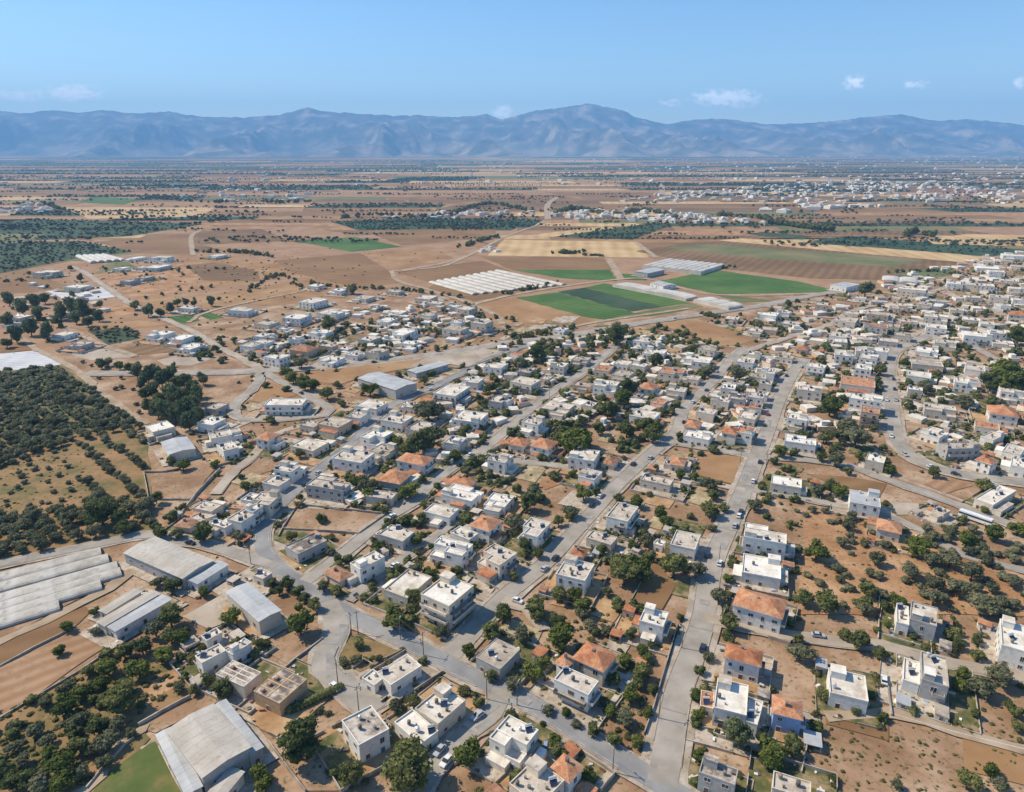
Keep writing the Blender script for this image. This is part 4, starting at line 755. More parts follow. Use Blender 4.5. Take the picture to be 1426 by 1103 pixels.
many('T5', '340 310 140 2 fw;250 397 140 2 fw;450 372 160 1.6 fw;85 432 120 1.6 db;355 227 90 1.2 fc;480 252 90 1.6 fw;620 292 110 1.2 dc;790 257 90 1.2 db;960 292 120 1.6 fc;1010 322 90 1.2 dc;1110 340 90 1.6 fg;1180 352 110 2 db;1265 427 110 2.6 db;1130 427 80 1.6 fw;1120 462 130 2 dc;970 387 90 1.6 dc;800 372 110 1.2 fc;745 417 110 1.2 fw;830 482 150 2 fw;650 517 120 1.3 dg;870 542 90 1.2 fw;380 482 120 1.6 fw;250 517 90 1.6 fw;430 552 110 1.6 dt;290 572 140 1.6 kt;520 572 80 1.2 fg;570 602 100 1.2 fw;690 587 120 1.6 db;440 632 130 1.3 fw;140 617 120 2 fw;50 542 130 1.6 fw;60 500 90 1.2 fw;185 462 60 1 fw;690 345 60 1 fg;900 400 60 1 tc;660 880 160 1.3 fw;590 935 120 1.6 fw;460 977 170 1.6 dt;330 987 110 1.3 db;800 957 160 1.6 fw;930 1002 150 1.6 dg;870 882 110 1.3 fc;1100 802 190 2 fw;1210 747 120 1.6 fw;1340 667 120 2 fw;1360 852 110 1.6 dg;1200 947 190 2 fw;1120 1078 120 1.6 fw', 66)
HC('T5', (88, 882), (285, 892), (290, 855), 2, 'f', 'w', 'house', 'bB')
many('T4', '260 152 130 2 fb;885 72 110 2 fw;865 122 130 1.3 fw;790 127 80 1.2 fc;665 132 80 1.2 fc;715 200 90 1.4 dg;800 182 80 1.2 dg;425 232 120 1.2 fw;1195 62 90 1.2 fw;1040 347 110 1.2 fw;1330 357 140 1.6 fw;880 492 130 1.6 fw;1000 512 120 1.6 fw;1050 562 130 1.3 fw;355 492 110 1.2 fw;440 547 120 1.2 dg;340 377 110 1.2 dc;110 397 110 1.3 fc;1380 552 110 1.6 fw;1190 890 110 1.2 dg;1160 972 130 1.6 fw;750 75 90 1.2 fw', 72)

# ------------------------------------------------------------------ yards and garden walls around the houses
HX = np.array([[h['x'], h['y'], max(h['w'], h['d'])*.5] for h in HOUSES])
def house_gap(x, y): return (np.hypot(HX[:, 0]-x, HX[:, 1]-y)-HX[:, 2]).min()
def inside_house(x, y, pad=.5):
    for k in np.where(np.hypot(HX[:, 0]-x, HX[:, 1]-y) < HX[:, 2]*1.5+pad)[0]:
        h = HOUSES[k]; q = rot((x-h['x'], y-h['y']), -h['a'])
        if abs(q[0]) < h['w']/2+pad and abs(q[1]) < h['d']/2+pad: return True
    return False
PLOTS = []
yard_mb = MB(); WALLS = []
for i, h in enumerate(HOUSES):
    r = random.Random(i*7+3); big = h['name'] in ('warehouse', 'long_shed', 'lean_to')
    m = [r.uniform(3, 8.5) for _ in range(4)]
    if big: m = [r.uniform(2, 5) for _ in range(4)]
    c = [(-h['w']/2-m[0], -h['d']/2-m[1]), (h['w']/2+m[2], -h['d']/2-m[1]), (h['w']/2+m[2], h['d']/2+m[3]), (-h['w']/2-m[0], h['d']/2+m[3])]
    P = [(h['x']+rot(q, h['a'])[0], h['y']+rot(q, h['a'])[1]) for q in c]; PLOTS.append((P, i))
    k = rng.choice(3, p=[.52, .16, .32]) if not big else 0
    z = ZY+.003*(i % 38)
    yard_mb.face([(a, b, z) for a, b in P], k)
    # a second patch of another ground beside the house: bed, drive
    k2 = r.choice([0, 2, 2, 1])
    a0, a1 = (c[0][0], -h['w']/2) if r.random() < .5 else (h['w']/2, c[1][0])
    b0, b1 = c[0][1]+r.uniform(0, 4), c[2][1]-r.uniform(0, 4)
    Q = [rot(q, h['a']) for q in ((a0+.3, b0), (a1-.3, b0), (a1-.3, b1), (a0+.3, b1))]
    yard_mb.face([(h['x']+q[0], h['y']+q[1], z+.0015) for q in Q], k2)
    if not big and h['s'] > 1.35:
        mb = MB(); hh = r.uniform(.9, 1.7); n = 0
        for e in range(4):
            A, B = np.array(P[e]), np.array(P[(e+1) % 4]); L = np.linalg.norm(B-A); D = (B-A)/L; N = np.array([-D[1], D[0]])*.11
            steps = max(2, int(L/2)); gate = r.uniform(.2, .6) if r.random() < .5 else 2
            run = None
            def flush(t0, t1):
                a, b = A+D*t0*L, A+D*t1*L
                mb.prism([tuple(a-N), tuple(b-N), tuple(b+N), tuple(a+N)], 0, hh+.1*(e % 2)*.03+e*.004)
            for q in range(steps+1):
                t = q/steps; p = A+D*t*L
                ok = q < steps and road_gap(*(A+D*min(1, t+.5/steps)*L)) > .1 and not (gate < t < gate+.18) and not any(inside_house(*(A+D*u*L), pad=.15) for u in (t, min(1, t+1/steps)))
                if ok and run is None: run = t
                if not ok and run is not None: flush(run, t); run = None; n += 1
            if run is not None: flush(run, 1); n += 1
        if n and len(WALLS) < 280: WALLS.append((mb, i))
for i, (k_, P_) in enumerate((('lot', ('C2', (190, 545), (252, 430), (725, 470), (588, 566))), ('ochre', ('C3', (1075, 250), (1112, 135), (1375, 152), (1318, 312))), ('plough', ('C3', (705, 955), (830, 705), (955, 860), (878, 995))), ('lot', ('C1', (815, 242), (1185, 220), (1058, 378), (892, 386))), ('gravel', ('T5', (790, 642), (1260, 577), (1420, 592), (1190, 680), (1090, 662), (850, 688))), ('ochre', ('T5', (300, 706), (780, 642), (990, 612), (840, 688), (600, 735), (500, 770), (375, 765))), ('ochre', ('T6', (860, 445), (1060, 415), (1230, 470), (1400, 528), (1300, 556), (1180, 565), (1010, 500))), ('ofloor', ('C6', (485, 325), (505, 225), (640, 180), (815, 265), (690, 340), (600, 375))), ('lawn', ('C5', (560, 1000), (640, 910), (830, 770), (860, 760), (1030, 1090), (500, 1090))))):
    sheet('plot_soil', poly(*P_), FIELD[k_], ZY+.1202+.002*i)
VP = [px(*p) for p in [(300, 640), (380, 470), (640, 440), (1000, 445), (1180, 405), (1440, 370), (1440, 680), (1110, 640), (1060, 860), (960, 1090), (640, 1100), (380, 960), (300, 760)]]
def in_poly(x, y, P):
    c = False
    for i in range(len(P)):
        (x1, y1), (x2, y2) = P[i], P[(i+1) % len(P)]
        if (y1 > y) != (y2 > y) and x < (x2-x1)*(y-y1)/(y2-y1)+x1: c = not c
    return c
KEEP = [poly('C2', (185, 545), (250, 425), (735, 470), (590, 570)), poly('C3', (1070, 250), (1110, 130), (1380, 150), (1320, 315)), poly('C3', (700, 960), (830, 700), (960, 860), (880, 1000)), poly('C1', (810, 240), (1190, 215), (1060, 380), (890, 390)), poly('T5', (300, 706), (780, 642), (1260, 577), (1420, 592), (1190, 680), (850, 690), (600, 735), (500, 770), (375, 765)), poly('T6', (860, 445), (1060, 415), (1230, 470), (1400, 528), (1300, 556), (1180, 565), (1010, 500))]
n_ = 0
vx0, vx1, vy0, vy1 = min(p[0] for p in VP), max(p[0] for p in VP), min(p[1] for p in VP), max(p[1] for p in VP)
for _ in range(2600):
    x, y = rng.uniform(vx0, vx1), rng.uniform(vy0, vy1)
    if n_ > 520 or not in_poly(x, y, VP) or road_gap(x, y) < 3 or any(in_poly(x, y, k) for k in KEEP): continue
    a, w_, d_ = R(62+rng.normal()*3), rng.uniform(3.5, 10), rng.uniform(3, 8)
    yard_mb.face([(x+rot(q, a)[0], y+rot(q, a)[1], ZY-.045+.00007*n_) for q in ((-w_, -d_*rng.uniform(.8, 1.2)), (w_*rng.uniform(.7, 1.2), -d_), (w_, d_*rng.uniform(.7, 1.2)), (-w_*rng.uniform(.8, 1.1), d_))], int(rng.choice([0, 1, 2, 3], p=[.24, .08, .36, .32]))); n_ += 1
tag(yard_mb.build('courtyard_ground', [M_yard, M_earthy, M_gardeny, FIELD['dry']]), kind='structure')

ob = MB(); odd = [M_wallg, M_shut, M_metal, M_tileb, M_tankd, wallmat('w'), M_frame, wallmat('u')]
for i, h in enumerate(HOUSES):
    if h['s'] < 1.9 or h['name'] in ('warehouse', 'lean_to'): continue
    r = random.Random(i*3+1); P = PLOTS[i][0]
    for _ in range(int(6+h['s']*3)):
        u, v = r.random(), r.random(); A, B = np.array(P[0]), np.array(P[1]); D = np.array(P[3]); q = A+(B-A)*u+(D-A)*v
        if inside_house(q[0], q[1], .8) or road_gap(*q) < .4: continue
        a, L, W_, hh = r.uniform(0, PI), r.uniform(.2, .9), r.uniform(.15, .5), r.uniform(.08, .6)
        ob.prism([(q[0]+rot(k, a)[0], q[1]+rot(k, a)[1]) for k in ((-L, -W_), (L, -W_*.9), (L*.95, W_), (-L, W_))], 0, ZY+.12+hh, r.randrange(8))
tag(ob.build('rubble', odd), kind='stuff')
# the ground between the houses: pale dust and dry soil, each block of plots with its own tone
def longwall(c, pts, h=1.5, t=.3):
    C = [np.array(px(*cz(c, *p))) for p in pts]; mb = MB()
    for A, B in zip(C[:-1], C[1:]):
        D = (B-A)/np.linalg.norm(B-A); N = np.array([-D[1], D[0]])*t/2
        mb.prism([tuple(A-N), tuple(B-N), tuple(B+N), tuple(A+N)], 0, h)
    return mb
LW = [('long stone wall between the scattered trees and the wide straight street', 'C7', [(965, 115), (930, 240), (870, 440), (830, 580), (780, 720)], 1.6),
 ('thin white wall running down from the old stone buildings by the big dark tree', 'C6', [(95, 765), (180, 880), (300, 1040)], 1.5), ('wall at the top edge of the walled dirt lot', 'C2', [(255, 415), (500, 440), (735, 465)], 1.4),
 ('wall along the lower edge of the walled dirt lot', 'C2', [(180, 550), (400, 560), (590, 575)], 1.4), ('wall along the street edge of the walled dirt lot', 'C2', [(595, 573), (735, 475)], 1.4),
 ('wall on the bend side of the walled dirt lot', 'C2', [(150, 590), (180, 535), (250, 430)], 1.4),
 ('pale wall between the olive orchard and the scorched brown lot', 'C1', [(795, 240), (815, 340), (838, 525)], 1.6), ('top wall of the scorched brown lot beside the orchard', 'C1', [(800, 236), (900, 236), (1000, 215)], 1.4),
 ('dark wall along the street edge of the scorched brown lot', 'C1', [(1215, 220), (1090, 350), (1000, 470)], 1.7), ('wall across the lower edge of the scorched brown lot', 'C1', [(870, 385), (1060, 385)], 1.2),
 ('low wall between the scrub wood and the dusty lot above the big shed', 'C5', [(765, 672), (900, 595), (1050, 515)], 1.5), ('field wall between the ploughed tan field and the scrub wood', 'C5', [(0, 635), (200, 515), (420, 385), (605, 262)], 1.1),
 ('broken white wall between the scrub wood and the green meadow', 'C5', [(480, 1020), (550, 935), (630, 850), (690, 780), (740, 740)], 1.2), ('field wall above the ploughed tan field', 'C5', [(0, 345), (180, 245), (350, 160), (420, 120)], 1.0),
 ('white garden wall under the corner house of the bare hillside', 'C8', [(680, 390), (690, 500), (705, 610)], 1.4), ('pale wall between the grove and the earth slope', 'C8', [(265, 700), (240, 800), (215, 920)], 1.4),
 ('long wall under the grey corner houses above the earth slope', 'C8', [(765, 415), (870, 450), (1050, 495)], 1.4), ('long low wall beside the country lane verge', 'C4', [(750, 262), (900, 315), (1050, 370), (1180, 420)], 1.0),
 ('wall of the terraced plot by the cropped vines', 'C8', [(690, 590), (850, 640), (1080, 705), (1426, 790)], .7), ('curved wall round the triangle garden beside the main road', 'C6', [(480, 240), (455, 300), (470, 350), (520, 390)], 1.1),
 ('stone wall at the garden end of the triangle plot', 'C6', [(680, 345), (740, 305), (830, 262)], 1.4), ('wall along the stone building road', 'C6', [(210, 330), (320, 250), (400, 190)], 1.2),
 ('wall behind the vegetable rows on the wide street', 'C3', [(700, 960), (760, 850), (830, 700)], 1.2), ('pale embankment wall below the dusty triangle', 'T5', [(850, 695), (1190, 683), (1426, 595)], 1.2)]
for lab, c, pts, hh in LW: tag(longwall(c, pts, hh).build('boundary_wall', M_wallg), lab, 'wall', 'walls round fields and lots')

# small outbuildings, lean-tos and pergolas in the corners of the plots
OUT = []
def outbuilding(x, y, w_, d_, a, h, col, roof, i, kind):
    root = bpy.data.objects.new(kind, None); COL.objects.link(root); root.location = (x, y, 0); root.rotation_euler = (0, 0, a)
    X, Y = w_/2, d_/2
    if kind == 'outbuilding':
        m = MB(); m.box(-X, X, -Y, Y, 0, h, 0, bottom=False); m.build('wall', wallmat(col), root)
        m = MB(); m.face([(-X-.15, -Y-.15, h+.06), (X+.15, -Y-.15, h+.06), (X+.15, Y+.15, h+.3), (-X-.15, Y+.15, h+.3)], 0); m.box(-X-.146, X+.146, -Y-.146, Y+.146, h-.1, h+.055, 0); m.build('roof', roof, root)
        for sx in (-1, 1):
            o = link('door', DOOR_ME, root); o.scale = (1, 1, 2); o.location = (sx*(X+.031), 0, 0); o.rotation_euler = (0, 0, -sx*PI/2); break
        o = link('window', WIN_ME, root); o.scale = (1, 1, .8); o.location = (0, -Y-.031, h*.6); o.rotation_euler = (0, 0, PI)
    else:
        m = MB()
        for a_ in (-X, X):
            for b_ in (-Y, Y): m.box(a_-.08, a_+.08, b_-.08, b_+.08, 0, h, 0)
        m.build('post_frame', M_frame, root)
        m = MB(); m.box(-X-.3, X+.3, -Y-.3, Y+.3, h, h+.14, 0); m.build('awning_roof', roof, root)
    OUT.append((root, i, x, y, kind))
for i, h in enumerate(HOUSES):
    if h['name'] != 'house' or len(OUT) > 285: continue
    r = random.Random(i*11+5); P = PLOTS[i][0]
    for e in r.sample(range(4), 4)[:2 if h['s'] > 1.3 else 1]:
        c0 = np.array(P[e]); ctr = np.array([h['x'], h['y']]); w_, d_ = r.uniform(2.6, 5.0), r.uniform(2.4, 4.2)
        q = c0+(ctr-c0)/np.linalg.norm(ctr-c0)*max(w_, d_)*.72
        if inside_house(q[0], q[1], pad=max(w_, d_)*.62) or road_gap(*q) < max(w_, d_)*.6 or any(math.hypot(q[0]-o[2], q[1]-o[3]) < 5.5 for o in OUT): continue
        k = 'outbuilding' if r.random() < .72 else 'awning'
        outbuilding(q[0], q[1], w_, d_, h['a'], r.uniform(2.2, 2.9), r.choice('wcbgtc'), r.choice([M_roofc, M_roofs, M_metal, M_tileb, M_metalb, M_tile]), i, k)
OX = np.array([[o[2], o[3]] for o in OUT])

# ------------------------------------------------------------------ trees
def ico(sub):
    bm = bmesh.new(); bmesh.ops.create_icosphere(bm, subdivisions=sub, radius=1); bm.verts.ensure_lookup_table()
    V = np.array([v.co[:] for v in bm.verts]); F = np.array([[v.index for v in f.verts] for f in bm.faces]); bm.free(); return V, F
I1, I2 = ico(1), ico(2)
def crown_arrays(seed, nb, leaves, size, shape, leaf, core=.80):
    """a crown of blobs: an uneven dark core and many leaf clumps spread over and round it; unit crown of diameter 1, centre at 0"""
    r = np.random.default_rng(seed); V, F = [], []; n = 0
    B = []
    for i in range(nb):
        for _ in range(40):
            p = r.normal(size=3); p /= np.linalg.norm(p); p *= r.random()**.4
            if shape == 'cone': z = r.random(); rr = (1-z)*.8+.12; a = r.random()*6.28; p = np.array([math.cos(a)*rr*.55*r.random(), math.sin(a)*rr*.55*r.random(), z*2-1.])
            elif shape == 'flat': p[2] *= .62
            break
        rad = r.uniform(.8, 1.25)*size
        if shape == 'cone': rad = size*(1.15-.35*(p[2]+1))
        B.append((p*(.5-rad*.55) if shape != 'cone' else p*np.array([.4, .4, .5-rad*.5]), rad))
    for p, rad in B:
        v, f = I1; d = v*(1+r.normal(size=(len(v), 1))*.10); V.append(p+d*rad*core*np.array([1, 1, .85])); F.append(f+n); n += len(v)
    per = leaves//nb
    for p, rad in B:
        d = r.normal(size=(per, 3)); d /= np.linalg.norm(d, axis=1)[:, None]; d[:, 2] = np.where(d[:, 2] < -.35, -d[:, 2], d[:, 2])
        c = p+d*rad*r.uniform(.72, 1.14, (per, 1))*np.array([1, 1, .88])
        nrm = d+r.normal(size=(per, 3))*.55; nrm /= np.linalg.norm(nrm, axis=1)[:, None]
        t = np.cross(nrm, r.normal(size=(per, 3))); t /= np.linalg.norm(t, axis=1)[:, None]; b = np.cross(nrm, t)
        s = leaf*r.uniform(.6, 1.35, (per, 1))
        q = np.stack([c-t*s-b*s*.6, c+t*s*.9-b*s*.7, c+t*s*.75+b*s*.8, c-t*s*.8+b*s*.65], 1).reshape(-1, 3)
        V.append(q); k = np.arange(per)*4+n
        F.append(np.concatenate([np.stack([k, k+1, k+2], 1), np.stack([k, k+2, k+3], 1)])); n += per*4
    return np.concatenate(V), np.concatenate(F)
def trunk_mesh(seed, hgt=.75, r0=.045):
    r = random.Random(seed); mb = MB()
    def tube(a, b, ra, rb, n=6):
        a, b = Vector(a), Vector(b); d = (b-a).normalized(); u = d.orthogonal().normalized(); v = d.cross(u)
        A = [a+(u*math.cos(2*PI*i/n)+v*math.sin(2*PI*i/n))*ra for i in range(n)]; B = [b+(u*math.cos(2*PI*i/n)+v*math.sin(2*PI*i/n))*rb for i in range(n)]
        for i in range(n): mb.face([A[i], A[(i+1) % n], B[(i+1) % n], B[i]])
    k = (r.uniform(-.03, .03), r.uniform(-.03, .03), hgt*.45); tube((0, 0, -.02), k, r0, r0*.75)
    for i in range(4):
        a = i*1.57+r.uniform(-.4, .4); e = (k[0]+math.cos(a)*.2, k[1]+math.sin(a)*.2, hgt*r.uniform(.8, 1.0)); tube(k, e, r0*.6, r0*.22, 5)
    return mb.mesh('trunk', [M_bark])
KINDS = {}
def proto(kind, seeds, mats, nb, leaves, size, shape, leaf, zs, lift):
    L = []
    for sd_ in seeds:
        V, F = crown_arrays(sd_, nb, leaves, size, shape, leaf); V = V*np.array([1, 1, zs])
        V[:, 2] += lift                                           # centre of the crown above the ground, per metre of crown width
        L.append((V, F))
    KINDS[kind] = dict(arr=L, mats=mats, meshes=[npmesh('crown', V, F, [mats]) for V, F in L], trunks=[trunk_mesh(s, hgt=lift+.05) for s in seeds[:2]], lift=lift)
proto('round', (1, 2, 3, 4), M_tree, 16, 760, .23, 'round', .048, .82, .56)
proto('bright', (5, 6, 7), M_bright, 15, 720, .23, 'round', .050, .82, .56)
proto('great', (8, 9), M_tree, 30, 2000, .17, 'round', .030, .85, .55)
proto('olive', (11, 12, 13, 14), M_olive, 11, 560, .25, 'flat', .050, .78, .50)
proto('pine', (21, 22, 23), M_pine, 15, 700, .24, 'round', .048, 1.36, .76)
proto('shrub', (31, 32, 33), M_shrub, 7, 260, .30, 'flat', .065, .72, .30)
LOW = {}
for kd, sds, nb, lv, sz, shp, zs in (('round', (41, 42, 43), 7, 90, .30, 'round', .85), ('olive', (44, 45, 46), 6, 90, .30, 'flat', .72), ('pine', (47, 48), 7, 80, .30, 'round', 1.05), ('shrub', (49, 50), 3, 40, .36, 'flat', .7), ('far', (51, 52, 53), 3, 18, .36, 'flat', .8)):
    LOW[kd] = []
    for s_ in sds:
        V, F = crown_arrays(s_, nb, lv, sz, shp, .085, core=.95); V = V*np.array([1, 1, zs]); V[:, 2] += KINDS.get(kd, KINDS['olive'])['lift']*.80; LOW[kd].append((V, F))
TREES = []
def plant(kind, name, x, y, D, seed, zscale=1.):
    K = KINDS[kind]; r = random.Random(seed)
    root = bpy.data.objects.new(name, None); COL.objects.link(root); root.location = (x, y, .0); root.rotation_euler = (0, 0, r.uniform(0, 6.28))
    root.scale = (D*r.uniform(.92, 1.08), D*r.uniform(.92, 1.08), D*r.uniform(.9, 1.1)*zscale)
    c = link('crown', r.choice(K['meshes']), root)
    if kind != 'shrub': link('trunk', r.choice(K['trunks']), root)
    TREES.append(dict(o=root, x=x, y=y, D=D, kind=kind, name=name)); return root
def at_tree(c, X, Y, dpx, lift):
    q = cz(c, X, Y); D = dpx/scale_at(q[1])
    for _ in range(4):
        x, y = px(q[0], q[1], D*lift)
        D = dpx/(FPX/ (y*CP+(CAMH-D*lift)*SP))
    return x, y, D
# crown centre and width in pixels of the photograph, for every tree that shows large in it
TR = {'great': '570 1068 72;417 1032 62;859 463 34;139 709 46',
 'bright': '417 867 36;785 887 40;742 935 28;1283 761 32;1347 750 26;76 1058 46;91 982 32;111 964 26;1338 953 22;1340 938 20;1380 1072 20;321 858 28;358 1078 26;369 1092 24;912 598 24;424 533 20;436 535 18;408 525 18;920 713 20;927 726 20;888 785 34;252 888 26;230 909 26;341 678 16;1137 1010 18;968 967 18;973 994 18;1073 1040 38;1075 1060 34;937 740 14;1385 742 22',
 'round': '548 859 38;488 1078 38;501 897 16;527 916 14;553 981 22;653 905 18;614 878 22;681 878 30;650 1047 40;683 941 20;667 978 18;360 896 18;310 959 30;724 882 26;715 951 25;758 921 18;764 987 18;788 992 14;825 1016 20;803 1007 16;855 1030 22;890 1033 18;868 999 26;851 989 20;879 967 24;903 992 17;888 951 17;856 945 20;892 936 26;909 959 15;873 921 20;893 906 18;903 917 14;878 882 18;908 896 14;811 853 24;776 862 22;747 850 28;947 859 12;975 933 16;988 914 17;1016 866 26;1013 888 16;974 1050 20;773 1030 20;778 1045 22;819 1080 26;870 795 40;860 780 26;895 800 26;940 787 36;970 794 26;989 672 25;988 708 26;993 688 16;1008 706 16;992 734 14;862 693 14;887 698 18;901 751 22;883 758 18;781 826 26;801 828 22;845 822 16;747 842 24;813 845 24;798 658 14;733 698 28;715 723 28;745 683 22;813 686 24;829 684 14;796 708 24;778 725 16;793 720 14;730 756 20;749 769 18;837 766 18;947 660 14;966 663 14;912 651 12;715 802 16;1001 827 24;1018 786 12;1014 805 16;1051 701 20;909 607 22;801 615 40;776 610 20;1139 764 34;1151 836 36;1121 831 26;1209 820 26;1206 841 22;1211 796 14;1250 835 20;1234 843 18;1166 637 26;1144 635 16;1086 628 20;1079 641 12;1139 679 22;1158 678 22;1170 684 22;1181 655 12;1239 652 16;1193 607 34;1172 607 22;1148 607 20;1198 635 14;1302 657 18;1371 675 24;1371 710 12;1419 733 24;1198 891 30;1176 885 18;1224 910 20;1117 904 34;1110 888 16;1147 968 20;1192 989 14;1214 968 14;1229 998 16;1106 1043 26;1327 884 22;1336 898 18;1360 891 16;1362 913 18;1406 979 18;1417 992 18;1419 1010 18;1359 994 14;1352 1087 30;1394 1092 22;1250 1092 18;1272 885 12;1236 869 12;1204 848 22;172 906 24;197 899 28;215 873 28;237 858 34;237 883 26;192 929 32;149 929 28;124 934 20;167 972 44;141 952 24;174 954 24;109 997 26;134 1010 30;149 1030 32;164 1007 26;109 1037 28;131 1042 22;61 1085 40;33 1085 34;86 1088 34;13 1088 28;109 1075 24;83 906 16;93 872 18;134 876 16;131 851 14;247 957 18;271 960 17;288 944 22;258 876 14;164 721 28;172 734 22;197 705 24;217 693 18;283 740 28;254 645 20;299 645 13;222 741 20;247 741 20;240 812 24;220 807 20;285 823 16;331 746 20;378 811 16;400 812 20;414 823 18;388 822 14;423 833 16;438 842 20;416 701 13;461 649 10;451 817 18;469 822 18;509 676 26;498 668 24;516 686 20;570 680 28;590 666 14;536 711 12;590 701 12;549 727 10;570 721 14;585 721 16;406 746 18;461 767 14;471 777 14;524 759 16;582 751 16;575 789 24;575 830 26;600 799 16;552 611 20;565 625 20;592 615 36;604 604 28;577 620 30;633 635 16;671 638 12;650 653 14;635 794 14;417 630 16;703 852 30;746 490 24;762 483 11;725 505 22;1025 516 28;988 515 20;847 570 28;913 502 22;804 608 34;873 596 26;900 589 24;834 596 18;810 584 16;870 556 26;875 538 24;812 553 12;455 546 20;469 535 12;399 516 20;419 502 20;515 540 22;590 528 14;596 566 38;610 572 26;683 539 18;458 449 22;491 402 14;1401 520 44;1412 535 34;1381 530 30;1419 466 28;1260 504 16;1227 514 18;1224 530 16;1181 590 30;1157 563 30;1268 566 18;1206 403 20;1218 594 12;1342 556 24;1288 538 20;1098 421 10;1152 607 20',
 'olive': '476 921 16;496 919 18;841 977 20;819 871 20;844 876 18;1174 754 18;1170 791 18;1221 777 24;1232 756 18;1186 718 15;1183 731 18;1148 709 12;1132 708 13;1170 806 13;1273 795 30;1296 777 26;1324 779 26;1355 796 30;1334 818 32;1303 813 26;1301 833 28;1368 841 38;1374 779 20;1350 766 18;1411 807 24;1382 818 18;1359 816 18;1396 838 22;1292 736 18;1302 746 18;1323 742 16;1371 761 18;1394 940 36;1369 953 36;63 976 22;91 959 22;50 1015 26;66 1032 22;28 1060 24;144 1063 24;182 1020 18;20 1040 22;15 1012 16;90 1010 18',
 'pine': '1028 1020 34;293 416 14;196 530 16;205 520 18;215 515 20;224 526 18;236 520 20;246 528 18;258 524 20;201 545 18;212 540 20;222 548 22;232 542 20;243 550 22;255 545 24;268 540 20;205 562 18;218 566 22;230 570 24;243 572 24;256 568 26;268 560 22;275 548 20;262 585 22;190 515 16;180 508 16;165 505 14;150 500 14;140 505 12;282 525 16;276 575 18;10 410 20;28 420 24;46 412 22;60 408 20;82 428 24;98 420 24;112 424 26;126 428 20;120 440 20;40 450 24;62 455 26;20 460 24;6 470 20;78 440 20;104 438 18;8 440 20;52 432 18;138 418 14;136 436 16;110 383 12;96 368 12;186 420 16;205 428 18;222 430 16;236 424 16;246 416 14;258 416 14;270 418 12'}
for kd, txt in TR.items():
    lift = KINDS[kd]['lift']
    for i, t in enumerate(txt.split(';')):
        a, b, d = (float(v) for v in t.split()); tall = 1.25 if kd == 'pine' and a > 1000 else 1.
        x, y, D = at_tree('P', a, b, d*1.04, lift); nm = {'olive': 'olive_tree', 'pine': 'pine_tree'}.get(kd, 'tree')
        if kd == 'round' and (int(a*7+b*3) % 9) in (0, 5): kd_ = 'bright'
        elif kd == 'round' and (int(a*7+b*3) % 9) in (1, 2): kd_ = 'olive'
        elif kd == 'pine' and (int(a*5+b*3) % 6) == 0: kd_ = 'round'; nm = 'tree'
        else: kd_ = kd
        nm = 'olive_tree' if kd_ == 'olive' else nm
        plant('great' if kd_ == 'round' and d >= 38 else kd_, nm, x, y, D/(1.32 if kd == 'pine' and b < 480 else 1.05 if kd == 'pine' else 1), int(a*13+b), tall)
TX = np.array([[t['x'], t['y'], t['D']*.5] for t in TREES])
def tree_gap(x, y): return (np.hypot(TX[:, 0]-x, TX[:, 1]-y)-TX[:, 2]).min()
def inpoly(x, y, P):
    c = False; n = len(P)
    for i in range(n):
        (x1, y1), (x2, y2) = P[i], P[(i+1) % n]
        if (y1 > y) != (y2 > y) and x < (x2-x1)*(y-y1)/(y2-y1)+x1: c = not c
    return c
SC = {'far': [], 'round': [], 'olive': [], 'pine': [], 'shrub': []}         # the rest: too many or too small to be told apart
def bbox(P): return min(p[0] for p in P), max(p[0] for p in P), min(p[1] for p in P), max(p[1] for p in P)
# the olive orchard, planted in rows that run with the dirt track
OP = [px(*p) for p in [(-60, 528), (80, 512), (203, 597), (212, 742), (140, 752), (0, 780), (-60, 792)]]
ta = R(0); A_, B_ = np.array(px(53, 490)), np.array(px(203, 590)); ta = math.atan2(*(B_-A_)[::-1])
GRASS = [px(*p) for p in [(20, 650), (60, 630), (112, 622), (122, 690), (100, 712), (0, 722), (-60, 715), (-60, 668)]]
ROWS = [px(*p) for p in [(90, 618), (200, 598), (212, 705), (140, 700), (105, 670)]]
ORCH = []
bx = bbox(OP)
for ri, u in enumerate(np.arange(-260, 300, 6.2)):
    for ci, v in enumerate(np.arange(-460, 460, 4.1)):
        g = rot((v, u), ta); x, y = A_[0]+g[0]+rng.normal()*.9, A_[1]+g[1]+rng.normal()*.9
        if not inpoly(x, y, OP) or rng.random() < .05: continue
        sp = inpoly(x, y, GRASS)
        if ri % 2 and inpoly(x, y, ROWS): continue
        if sp and rng.random() < .66: continue
        if tree_gap(x, y) < .5 or road_gap(x, y) < 2: continue
        ORCH.append((x, y, rng.uniform(2.2, 3.8) if sp else rng.uniform(4.2, 5.0) if inpoly(x, y, ROWS) else rng.uniform(4.6, 6.9), ri, ci))
ORCH.sort(key=lambda t: -t[2]/math.hypot(t[0], t[1]))
NOL = 250
for x, y, D, ri, ci in ORCH[:NOL]:
    plant('olive', 'olive_tree', x, y, D, int(x*77+y*3)); TREES[-1]['row'] = (ri, ci)
for x, y, D, ri, ci in ORCH[NOL:]: SC['olive'].append((x, y, D))
def scatter(kd, pts, n, d0, d1, c='P', clear=1.2):
    P = poly(c, *pts); x0, x1, y0, y1 = bbox(P)
    for _ in range(n):
        x, y = rng.uniform(x0, x1), rng.uniform(y0, y1)
        if inpoly(x, y, P) and not inside_house(x, y, clear) and road_gap(x, y) > .4*clear and tree_gap(x, y) > -.8 and (rng.random() < .06 or not any(inpoly(x, y, k) for k in KEEP)): SC[kd].append((x, y, rng.uniform(d0, d1)))
scatter('olive', [(1110, 690), (1240, 730), (1440, 800), (1440, 900), (1250, 870), (1110, 850)], 130, 2.5, 4.6)
